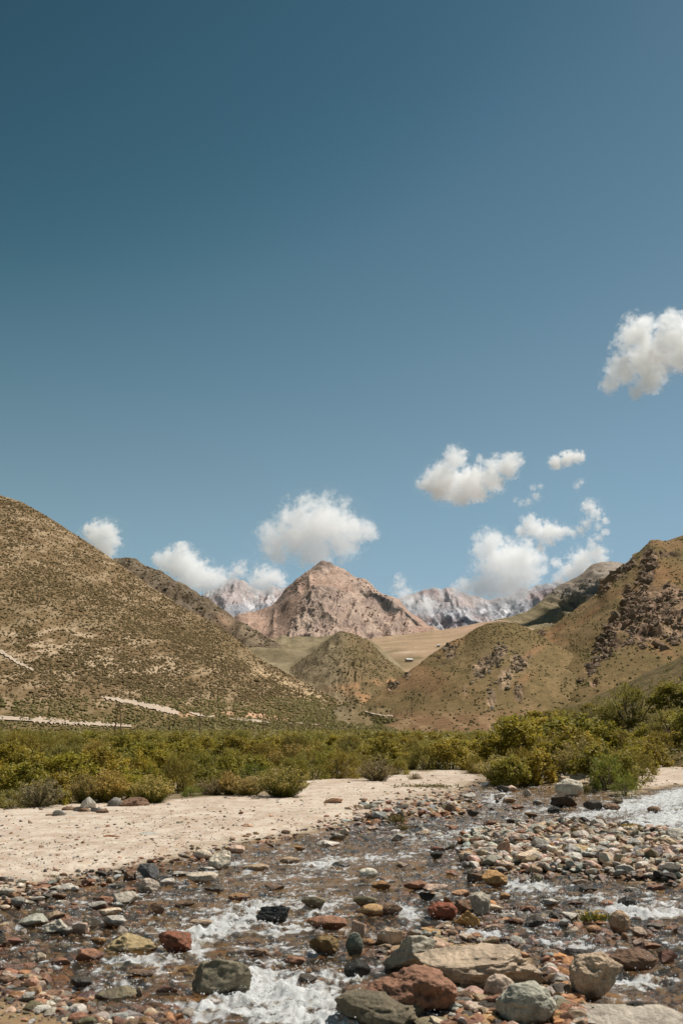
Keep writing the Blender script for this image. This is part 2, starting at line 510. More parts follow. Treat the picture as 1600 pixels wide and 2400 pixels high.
# rolling olive slopes in the middle
def c_olive(X, Y, z, t, U, V, m):
    f = fbm(X / 18, z / 12, 0, 5, 61)
    c = mix((.20, .165, .105), (.275, .23, .155), ss(-.5, .5, f + .8 * fbm(X / 130, Y / 130, 0, 3, 62)))
    c = mix(c, (.42, .34, .25), np.clip(blob(U, V, 625, 1500, 20, 12) + blob(U, V, 662, 1515, 10, 8), 0, 1) * ss(-.2, .3, f))
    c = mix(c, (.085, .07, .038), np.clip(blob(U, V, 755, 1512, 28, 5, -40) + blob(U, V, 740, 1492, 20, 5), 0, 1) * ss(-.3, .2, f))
    return c
hill('olive_slope', [(480, 1500, 1650), (560, 1482, 1620), (617, 1492, 1600), (640, 1496, 1590), (660, 1490, 1580), (680, 1496, 1570), (705, 1493, 1560), (735, 1489, 1550), (760, 1492, 1540), (800, 1490, 1530), (871, 1500, 1520), (905, 1530, 1480), (930, 1552, 1440), (960, 1582, 1400), (1000, 1625, 1300)],
     [(480, 640, 0), (1000, 640, 0)], 260, 140, 40, lambda X, Y, z, t, U, V: (22 * fbm(X / 170, Y / 200, 0, 4, 63) + 5 * fbm(X / 45, Y / 90, 0, 4, 64), 0 * X), c_olive, mat_terrain('olive_slope_soil', 2.0, .8, .6, .42), 1.1, 4, tone=(.95, .9, .8))

# the dark mound in front of them, and the red cut at its foot
def d_mound(X, Y, z, t, U, V):
    cr = np.clip(blob(U, V, 865, 1545, 60, 50, 30) + blob(U, V, 825, 1585, 30, 25), 0, 1)
    return 10 * fbm(X / 80, Y / 120, 0, 4, 65) + (4 + 10 * cr) * (ridged(X / 24, z / 20, 0, 6, 66) - .6), cr
def c_mound(X, Y, z, t, U, V, m):
    f = fbm(X / 9, z / 7, 0, 5, 67)
    c = mix((.16, .128, .07), (.235, .19, .115), ss(-.4, .4, f))
    c = mix(c, mix((.215, .182, .126), (.295, .255, .185), ss(-.4, .4, f)), ss(840, 770, U) * .9)
    c = mix(c, (.21, .15, .10), m * ss(.0, .4, f) * .6)
    c = mix(c, (.42, .265, .165), np.clip(blob(U, V, 835, 1606, 75, 7, -8) + blob(U, V, 900, 1598, 30, 5, -5), 0, 1) * ss(-.35, .1, f))
    c = mix(c, (.40, .25, .15), np.clip(blob(U, V, 835, 1622, 24, 16) + blob(U, V, 856, 1640, 10, 16), 0, 1) * ss(-.2, .2, f))
    return c
hill('scrub_mound', [(600, 1610, 1180), (655, 1582, 1180), (690, 1558, 1180), (735, 1526, 1180), (770, 1498, 1180), (790, 1485, 1180), (803, 1481, 1180), (820, 1486, 1175), (845, 1492, 1170), (870, 1508, 1160), (900, 1538, 1140), (925, 1556, 1120), (950, 1576, 1090), (985, 1603, 1040), (1040, 1636, 1000)],
     [(600, 560, 0), (1040, 560, 0)], 240, 170, 40, d_mound, c_mound, mat_terrain('scrub_mound_soil', 2.0, .9), 1.0, 3)

# the tan terrace below the peak
def c_tan(X, Y, z, t, U, V, m):
    f = fbm(X / 70, z / 9, 0, 5, 71)
    c = mix((.31, .235, .15), (.41, .30, .205), ss(-.5, .5, f))
    c = mix(c, (.165, .135, .07), np.clip(blob(U, V, 935, 1552, 50, 14) + blob(U, V, 920, 1527, 28, 4, -8) + blob(U, V, 975, 1542, 20, 4), 0, 1) * .85)
    c = mix(c, (.48, .33, .24), np.clip(blob(U, V, 1100, 1472, 60, 9, -12), 0, 1) * .8)
    c = mix(c, (.50, .40, .29), np.clip(blob(U, V, 950, 1529, 34, 2.4, -3), 0, 1))
    return c
hill('tan_terrace', [(820, 1510, 2900), (871, 1496, 2900), (940, 1487, 2900), (1014, 1477, 2900), (1035, 1477, 2850), (1080, 1470, 2800), (1126, 1461, 2700), (1170, 1452, 2600), (1230, 1462, 2500), (1290, 1480, 2500)],
     [(820, 1050, 30), (1290, 1050, 30)], 220, 100, 40, SIMPLE(14, 240), c_tan, mat_terrain('tan_terrace_soil', 6, 1.5, .5, .2), .95, 4, tone=(1.0, .93, .86))

# grey mountain shoulder on the right
def d_grey(X, Y, z, t, U, V):
    cr = np.clip(blob(U, V, 1345, 1392, 45, 16, -10) + blob(U, V, 1300, 1440, 22, 10, -30) + blob(U, V, 1335, 1355, 22, 10, -40) + blob(U, V, 1400, 1365, 30, 10), 0, 1)
    return 26 * fbm(X / 220, Y / 300, 0, 4, 81) + (8 + 42 * cr) * (ridged(X / 46, z / 36, 0, 6, 82) - .6), cr
def c_grey(X, Y, z, t, U, V, m):
    f = fbm(X / 26, z / 20, 0, 5, 83)
    c = mix((.20, .165, .095), (.27, .225, .135), ss(-.4, .4, f))
    c = mix(c, mix((.26, .22, .18), (.34, .30, .26), ss(-.3, .3, f)), ss(1420, 1375, V + 14 * f))
    c = mix(c, (.17, .155, .14), m * ss(-.1, .3, f) * .8)
    return c
hill('grey_shoulder', [(1080, 1490, 2750), (1120, 1474, 2750), (1188, 1450, 2750), (1234, 1432, 2750), (1280, 1401, 2750), (1325, 1363, 2750), (1356, 1345, 2750), (1387, 1324, 2750), (1410, 1319, 2750), (1433, 1316, 2750), (1458, 1320, 2750), (1520, 1330, 2750), (1600, 1338, 2750), (1800, 1380, 2750)],
     [(1080, 1900, 150), (1800, 1900, 150)], 280, 140, 60, d_grey, c_grey, mat_terrain('grey_shoulder_rock', 6, 3), 1.0, 9, tone=(.98, .92, .86))

# right mountain: grass slopes broken by brown crags
CRAGS = [(1520, 1470, 70, 34, -20, 1), (1580, 1470, 50, 50, 0, .9), (1480, 1410, 22, 26, -50, 1), (1490, 1440, 75, 30, -60, 1), (1545, 1445, 70, 60, 0, 1), (1430, 1495, 36, 20, -70, 1.1), (1450, 1460, 40, 18, -60, 1), (1395, 1560, 46, 12, -52, 1), (1422, 1365, 52, 16, -38, 1.7),
         (1465, 1332, 30, 12, -38, 1.3), (1520, 1318, 18, 30, 10, 1.6), (1513, 1358, 18, 18, 0, 1.5), (1568, 1410, 26, 34, -30, 1), (1560, 1300, 50, 8, 10, .6), (1390, 1622, 12, 12, 0, .9), (1263, 1497, 9, 26, 20, 1.2)]
def d_right(X, Y, z, t, U, V):
    n = fbm(X / 24, z / 22, 0, 4, 91)
    cr = np.zeros_like(X)
    for a in CRAGS:
        cr = np.maximum(cr, a[5] * blob(U, V, *a[:5]))
    cr = ss(.2, .6, cr * (.85 + .5 * fbm(X / 14, z / 12, 0, 4, 99)) + .22 * n)
    g = 12 * fbm(X / 120, Y / 170, 0, 4, 92) + 1.5 * fbm(X / 24, Y / 40, 0, 4, 93)
    wp = 9 * fbm(X / 30, z / 30, 0, 3, 109)
    r = ridged((X - .5 * z + wp) / 24, (z + .3 * X + 1.3 * wp) / 22, 0, 7, 94, .6)
    return g + cr * (.5 + 11 * (r - .55)), cr
def c_right(X, Y, z, t, U, V, m):
    f = fbm(X / 9, z / 7, 0, 5, 95)
    n = fbm((X + .5 * z) / 60, z / 50, 0, 4, 96)
    c = mix((.185, .14, .066), (.25, .185, .098), ss(-.4, .4, f + .4 * n))
    c = mix(c, (.27, .17, .095), ss(.05, .55, n + .25 * f) * .5)
    c = mix(c, (.155, .13, .055), ss(.1, .5, fbm((X - .8 * z) / 30, z / 60, 0, 4, 97) + .2 * f) * .8)
    for b, k in (((1300, 1478, 36, 8, -30), .6), ((1284, 1508, 24, 9, -25), .9), ((1380, 1440, 60, 7, -42), .5), ((1560, 1345, 60, 30, 10), .55), ((1545, 1515, 40, 10, 30), .5)):
        c = mix(c, (.36, .20, .11), blob(U, V, *b) * k)
    rock = mix((.19, .135, .105), (.44, .32, .25), ss(-.3, .35, f + .5 * fbm(X / 4, z / 3, 0, 3, 120)))
    return mix(c, rock, m)
hill('right_mountain', [(1180, 1560, 1050), (1208, 1515, 1060), (1249, 1478, 1080), (1274, 1470, 1090), (1290, 1466, 1100), (1315, 1447, 1110), (1341, 1432, 1120), (1376, 1406, 1130), (1402, 1383, 1140), (1422, 1350, 1150), (1453, 1332, 1150), (1478, 1309, 1160), (1504, 1286, 1160),
                        (1524, 1267, 1170), (1545, 1266, 1170), (1565, 1268, 1180), (1600, 1258, 1190), (1680, 1225, 1200), (1800, 1180, 1200), (2000, 1120, 1200), (2200, 1110, 1200)],
     [(1180, 560, 0), (1400, 480, 0), (2200, 430, 0)], 480, 240, 26, d_right, c_right, mat_terrain('right_mountain_slope', 1.1, .7, .9, .46), 1.12, 3)
hill('far_right_crest', [(1480, 1300, 1900), (1540, 1278, 1900), (1565, 1266, 1900), (1600, 1253, 1900), (1800, 1150, 1900), (2100, 1080, 1900)], [(1480, 1500, 100), (2100, 1500, 100)], 160, 60, 60,
     SIMPLE(12, 200), lambda X, Y, z, t, U, V, m: mix((.19, .15, .08), (.25, .195, .11), ss(-.4, .4, fbm(X / 30, Y / 30, 0, 4, 98))), mat_terrain('far_crest_slope', 4, 1), 1.0, 3)

# the lower spur in front of the right mountain
SPURC = [(1145, 1560, 30, 30, -30, .75), (1190, 1585, 40, 20, -35, .7), (1170, 1538, 18, 32, 15, 1), (1128, 1580, 28, 16, -40, 1), (1214, 1562, 26, 26, -20, 1.1), (1150, 1618, 12, 14, 0, 1), (1175, 1598, 14, 14, -40, .9), (1213, 1615, 13, 12, 0, .9), (1055, 1523, 18, 14, -30, .8),
         (953, 1580, 13, 12, 0, .9), (922, 1608, 16, 10, -30, .9), (1090, 1617, 9, 9, 0, .6), (1035, 1545, 12, 9, -30, .7)]
def d_spur(X, Y, z, t, U, V):
    n = fbm(X / 15, z / 13, 0, 4, 101)
    cr = np.zeros_like(X)
    for a in SPURC:
        cr = np.maximum(cr, a[5] * blob(U, V, *a[:5]))
    cr = ss(.2, .6, cr * (.85 + .5 * fbm(X / 9, z / 8, 0, 4, 107)) + .22 * n)
    return 8 * fbm(X / 90, Y / 130, 0, 4, 102) + 1.2 * fbm(X / 18, Y / 30, 0, 4, 103) + cr * (.3 + 5 * (ridged((X - .4 * z + 3 * n) / 9, (z + .3 * X + 3 * n) / 8, 0, 7, 104, .62) - .55)), cr
def c_spur(X, Y, z, t, U, V, m):
    f = fbm(X / 7, z / 5, 0, 5, 105)
    n = fbm(X / 45, z / 36, 0, 4, 106)
    c = mix((.18, .14, .07), (.245, .185, .10), ss(-.4, .4, f + .4 * n))
    c = mix(c, (.265, .16, .09), ss(.0, .5, n) * .6)
    c = mix(c, (.17, .14, .06), ss(1560, 1470, V) * ss(-.3, .3, f) * .6)
    c = mix(c, (.33, .20, .12), np.clip(blob(U, V, 1245, 1530, 40, 9, -35) + blob(U, V, 1060, 1510, 40, 10, -35) + blob(U, V, 1230, 1590, 26, 8, -30), 0, 1) * .7)
    c = mix(c, mix((.23, .145, .085), (.34, .235, .15), ss(-.2, .4, f)), ss(1655, 1680, V + 8 * n) * .85)
    return mix(c, mix((.21, .16, .12), (.44, .34, .26), ss(-.35, .4, f)), m)
hill('right_spur', [(800, 1690, 640), (830, 1672, 680), (866, 1640, 740), (885, 1625, 760), (902, 1613, 780), (917, 1602, 790), (943, 1585, 800), (968, 1564, 810), (989, 1549, 820), (1024, 1523, 830), (1055, 1503, 840), (1086, 1493, 850), (1116, 1470, 850), (1142, 1458, 850), (1167, 1456, 850), (1208, 1462, 850),
                    (1238, 1472, 850), (1290, 1502, 835), (1350, 1537, 810), (1420, 1577, 770), (1500, 1622, 710), (1580, 1662, 650), (1650, 1692, 600)],
     [(800, 430, -1), (1650, 430, -1)], 420, 190, 26, d_spur, c_spur, mat_terrain('right_spur_slope', .9, .55, .9, .46), 1.25, 2)

# the scrubby toe of the right bank
def c_toe(X, Y, z, t, U, V, m):
    f = fbm(X / 2.5, Y / 3, 0, 5, 111)
    return mix((.115, .095, .045), (.20, .155, .085), ss(-.3, .4, f))
hill('right_bank_slope', [(1150, 1697, 330), (1234, 1685, 300), (1300, 1668, 280), (1361, 1646, 260), (1420, 1622, 245), (1480, 1594, 235), (1540, 1567, 225), (1600, 1540, 215), (1700, 1490, 205), (1850, 1420, 200), (2200, 1330, 200)],
     [(1150, 200, -.4), (1300, 150, -.4), (1400, 105, -.3), (1500, 78, -.2), (1600, 68, -.1), (1800, 60, 0), (2200, 55, 0)], 240, 160, 8,
     lambda X, Y, z, t, U, V: (1.5 * fbm(X / 18, Y / 24, 0, 4, 112) + .35 * fbm(X / 4, Y / 5, 0, 4, 113), 0 * X), c_toe, mat_terrain('bank_slope_soil', .5, .2, .7), 1.1, .5)

# the pink peak
def d_peak(X, Y, z, t, U, V):
    n = fbm(X / 120, Y / 160, 0, 4, 121)
    scree = np.clip(1.3 * blob(U, V, 620, 1462, 60, 24, -20) + blob(U, V, 700, 1390, 20, 50, 40), 0, 1)
    cr = np.clip(.25 + blob(U, V, 760, 1420, 60, 50) + blob(U, V, 880, 1450, 80, 40, 25) + blob(U, V, 730, 1470, 60, 22) + .9 * blob(U, V, 750, 1325, 26, 14) + .8 * blob(U, V, 860, 1375, 60, 14, 30) - scree, 0, 1)
    cr = ss(.2, .8, cr + .35 * n)
    spur = 45 * blob(U, V, 775, 1400, 70, 90, -14) + 30 * blob(U, V, 690, 1400, 14, 60, 42)
    return spur + 55 * (ridged((X + .15 * z) / 230, (z - .3 * X) / 420, 0, 3, 127) - .6) + 40 * fbm(X / 420, Y / 520, 0, 4, 122) + (12 + 24 * cr) * (ridged((X - .6 * z) / 80, (z + .4 * X) / 110, 0, 7, 123, .62) - .6), cr
def c_peak(X, Y, z, t, U, V, m):
    f = fbm(X / 36, z / 32, 0, 5, 124)
    n = fbm(X / 170, z / 170, 0, 4, 125)
    c = mix((.40, .28, .21), (.48, .35, .27), ss(-.4, .4, f))
    c = mix(c, (.35, .21, .155), ss(0, .5, n + .3 * f) * .7)
    rk = mix((.33, .265, .225), (.52, .42, .34), ss(-.4, .4, f + .5 * n))
    c = mix(c, rk, m * .75)
    c = mix(c, (.54, .44, .34), np.clip(blob(U, V, 735, 1462, 36, 16) + .8 * blob(U, V, 860, 1470, 50, 18, 20), 0, 1) * ss(-.3, .3, f))
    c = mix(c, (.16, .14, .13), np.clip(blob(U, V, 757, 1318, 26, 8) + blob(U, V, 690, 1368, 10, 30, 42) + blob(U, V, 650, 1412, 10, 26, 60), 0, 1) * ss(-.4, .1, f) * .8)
    return c
hill('pink_peak', [(470, 1500, 4300), (530, 1455, 4300), (561, 1441, 4300), (590, 1434, 4300), (622, 1422, 4300), (643, 1408, 4300), (668, 1385, 4300), (699, 1355, 4300), (724, 1335, 4300), (745, 1317, 4300), (755, 1313, 4300), (775, 1321, 4300), (800, 1334, 4300), (831, 1346, 4300), (856, 1360, 4300), (877, 1378, 4300), (902, 1393, 4300), (928, 1406, 4300), (958, 1431, 4300), (989, 1452, 4300), (1014, 1471, 4300), (1050, 1490, 4300), (1090, 1510, 4300)],
     [(470, 3150, 230), (1090, 3150, 230)], 400, 220, 60, d_peak, c_peak, mat_terrain('pink_peak_rock', 8, 6, 1.0, .46), 1.05, 16, tone=(1.0, .94, .93))

# the snow streaked range far behind
def d_range(X, Y, z, t, U, V):
    return 120 * (ridged(X / 330, z / 420, 0, 7, 131, .6) - .6) + 60 * (ridged(X / 90, z / 160, 0, 5, 134) - .6), 0 * X
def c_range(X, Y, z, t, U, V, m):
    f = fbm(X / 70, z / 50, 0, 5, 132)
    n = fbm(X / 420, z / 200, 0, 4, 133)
    c = mix((.46, .40, .395), (.53, .455, .435), ss(-.3, .4, f))  # rock tones made paler and bluer: distance haze put into the colour
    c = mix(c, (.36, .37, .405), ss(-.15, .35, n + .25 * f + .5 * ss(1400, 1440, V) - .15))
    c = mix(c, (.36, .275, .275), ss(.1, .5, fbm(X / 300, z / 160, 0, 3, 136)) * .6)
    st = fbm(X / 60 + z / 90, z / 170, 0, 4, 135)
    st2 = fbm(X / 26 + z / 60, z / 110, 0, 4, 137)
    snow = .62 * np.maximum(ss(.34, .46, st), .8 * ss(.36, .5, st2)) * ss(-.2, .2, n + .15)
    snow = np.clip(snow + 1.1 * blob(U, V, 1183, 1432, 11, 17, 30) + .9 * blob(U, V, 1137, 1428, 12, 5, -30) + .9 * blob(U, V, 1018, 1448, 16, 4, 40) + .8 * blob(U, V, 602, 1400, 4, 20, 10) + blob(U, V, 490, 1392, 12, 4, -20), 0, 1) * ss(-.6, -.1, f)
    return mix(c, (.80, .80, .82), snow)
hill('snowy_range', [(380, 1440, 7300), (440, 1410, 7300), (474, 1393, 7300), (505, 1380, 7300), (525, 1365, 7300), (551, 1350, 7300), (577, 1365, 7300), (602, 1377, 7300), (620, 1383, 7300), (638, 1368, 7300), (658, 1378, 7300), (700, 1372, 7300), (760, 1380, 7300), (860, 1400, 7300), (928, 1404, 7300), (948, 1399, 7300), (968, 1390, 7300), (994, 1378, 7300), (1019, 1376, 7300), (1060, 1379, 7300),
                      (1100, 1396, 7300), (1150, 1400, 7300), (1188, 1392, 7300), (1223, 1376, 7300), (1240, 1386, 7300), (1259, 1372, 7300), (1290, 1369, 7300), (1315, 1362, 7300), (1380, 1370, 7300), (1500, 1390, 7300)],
     [(380, 5600, 480), (1500, 5600, 480)], 460, 150, 120, d_range, c_range, mat_terrain('snowy_range_hazed_rock', 14, 12, 1.0, .36), 1.0, 30, back=.2, tone=(.95, .93, .92))
# ------------------------------------------------------------------ stones
def mat_stone(name, attr):
    m = NT(name)
    geo = m.n('NewGeometry')
    pos = geo.outputs['Position']
    if attr:
        base = m.n('Attribute', attribute_name='Col').outputs['Color']
        vec = pos
    else:
        oi = m.n('ObjectInfo')
        base = oi.outputs['Color']
        off = m.math('MULTIPLY', oi.outputs['Random'], 57.0)
        vec = m.n('VectorMath', {0: pos, 1: m.n('CombineXYZ', {0: off, 1: off, 2: off}).outputs[0]}, operation='ADD').outputs[0]
    big = m.noise(vec, 3.2, 5.0, .6, .6)
    fine = m.noise(vec, 26.0, 6.0, .7)
    vein = m.n('TexWave', {'Vector': vec, 'Scale': 2.4, 'Distortion': 9.0, 'Detail': 4.0, 'Detail Scale': 1.6}).outputs[1]
    k = m.math('ADD', m.ramp(fine, .25, .75, .55, 1.42), m.ramp(big, .3, .7, -.3, .3))
    k = m.math('MULTIPLY', k, m.ramp(vein, 0, .25, .86, 1.0))
    c = m.mixc(1.0, base, m.n('CombineColor', {0: k, 1: k, 2: k}).outputs[0], 'MULTIPLY')
    c = m.mixc(m.ramp(m.noise(vec, 6.5, 4.0, .6), .56, .70, 0, .35), c, (.11, .095, .07))
    z = m.n('SeparateXYZ', {0: pos}).outputs[2]
    line = m.math('ADD', z, m.ramp(big, .3, .7, -.05, .05))
    wet = m.ramp(line, .02, .06, 1.0, 0.0)                      # soaked up to just above the stream
    c = m.mixc(wet, c, m.mixc(1.0, c, (.50, .42, .35), 'MULTIPLY'))
    h = m.math('ADD', m.math('MULTIPLY', fine, .35), m.math('ADD', big, m.math('MULTIPLY', vein, .12)))
    b = m.n('Bump', {'Height': h, 'Distance': .07, 'Strength': .9}).outputs[0]
    p = m.n('BsdfPrincipled', {'Base Color': c, 'Roughness': m.ramp(wet, 0, 1, .85, .32), 'Specular IOR Level': m.ramp(wet, 0, 1, .2, .5), 'Normal': b})
    return m.end(p.outputs[0])

stone_mat = mat_stone('river_stone', False)
gravel_mat = mat_stone('river_gravel', True)

def rock_verts(seed, lvl, kind, dents=()):
    """a stone that fills a box 1 x 1 x 1 standing on z = 0"""
    r = np.random.default_rng(seed)
    V, Fc = ico(lvl)
    cuts = {'round': (8, .84, .98), 'angular': (13, .40, .78), 'slab': (13, .45, .85), 'boulder': (12, .54, .92)}[kind]
    for _ in range(cuts[0]):
        n = r.normal(size=3)
        n /= np.linalg.norm(n)
        d = r.uniform(cuts[1], cuts[2])
        over = np.maximum(0, V @ n - d)
        V = V - over[:, None] * n * .985
    o = r.uniform(-50, 50, 3)
    amp = {'round': .08, 'angular': .08, 'slab': .08, 'boulder': .11}[kind]
    N = V / np.linalg.norm(V, axis=1)[:, None]
    d = amp * fbm(V[:, 0] * 1.5 + o[0], V[:, 1] * 1.5 + o[1], V[:, 2] * 1.5 + o[2], 3, seed)
    if lvl >= 4:
        rg = ridged(V[:, 0] * 1.9 + o[0], V[:, 1] * 1.9 + o[1], V[:, 2] * 3.2 + o[2], 5, seed + 3)
        d = d + .13 * (rg - .6) + .03 * fbm(V[:, 0] * 9, V[:, 1] * 9, V[:, 2] * 9, 3, seed + 5)
    for dx, dy, dz, rad, dep in dents:
        c = np.array((dx, dy, dz), float)
        c /= np.linalg.norm(c)
        d = d - dep * np.exp(-(np.linalg.norm(N - c, axis=1) / rad) ** 2)
    V = V + N * d[:, None]
    lo, hi = V.min(0), V.max(0)
    V = (V - (lo + hi) / 2) / (hi - lo)
    V[:, 2] += .5
    return V, Fc

_rocks = {}
def rock_mesh(kind, i, lvl=3):
    key = (kind, i, lvl)
    if key not in _rocks:
        V, Fc = rock_verts(100 * i + len(kind) * 7 + lvl, lvl, kind)
        _rocks[key] = mesh('stone', V, Fc, stone_mat, False)
    return _rocks[key]

TINT_ = dict(grey=(.27, .265, .25), pale=(.43, .42, .395), white=(.66, .64, .60), pink=(.47, .34, .27), cream=(.56, .46, .35), tan=(.40, .30, .20), rust=(.30, .15, .085),
            orange=(.43, .235, .12), red=(.22, .11, .08), brown=(.20, .125, .075), dark=(.085, .078, .068), black=(.038, .038, .036), olive=(.19, .17, .105), green=(.34, .365, .32),
            ochre=(.46, .29, .12), amber=(.33, .18, .06), blue=(.30, .33, .34))
def _mute(c, k=.2):
    l = .3 * c[0] + .6 * c[1] + .1 * c[2]
    return tuple(q + (l * t - q) * k for q, t in zip(c, (1.1, 1.0, .88)))
TINT = {k: _mute(tuple(q * g * min(1, .66 / (c[0] * 1.32)) for q, g in zip(c, (1.32, 1.2, 1.06) if min(c) > .2 else (1.12, 1.0, .88))) ) for k, c in TINT_.items()}
WORD = dict(grey='grey', pale='pale grey', white='whitish', pink='pinkish', cream='cream', tan='tan', rust='rust coloured', orange='orange', red='dark red', brown='brown', dark='dark grey', black='black wet',
            olive='olive brown', green='greenish grey', ochre='ochre', amber='amber brown', blue='blue grey')

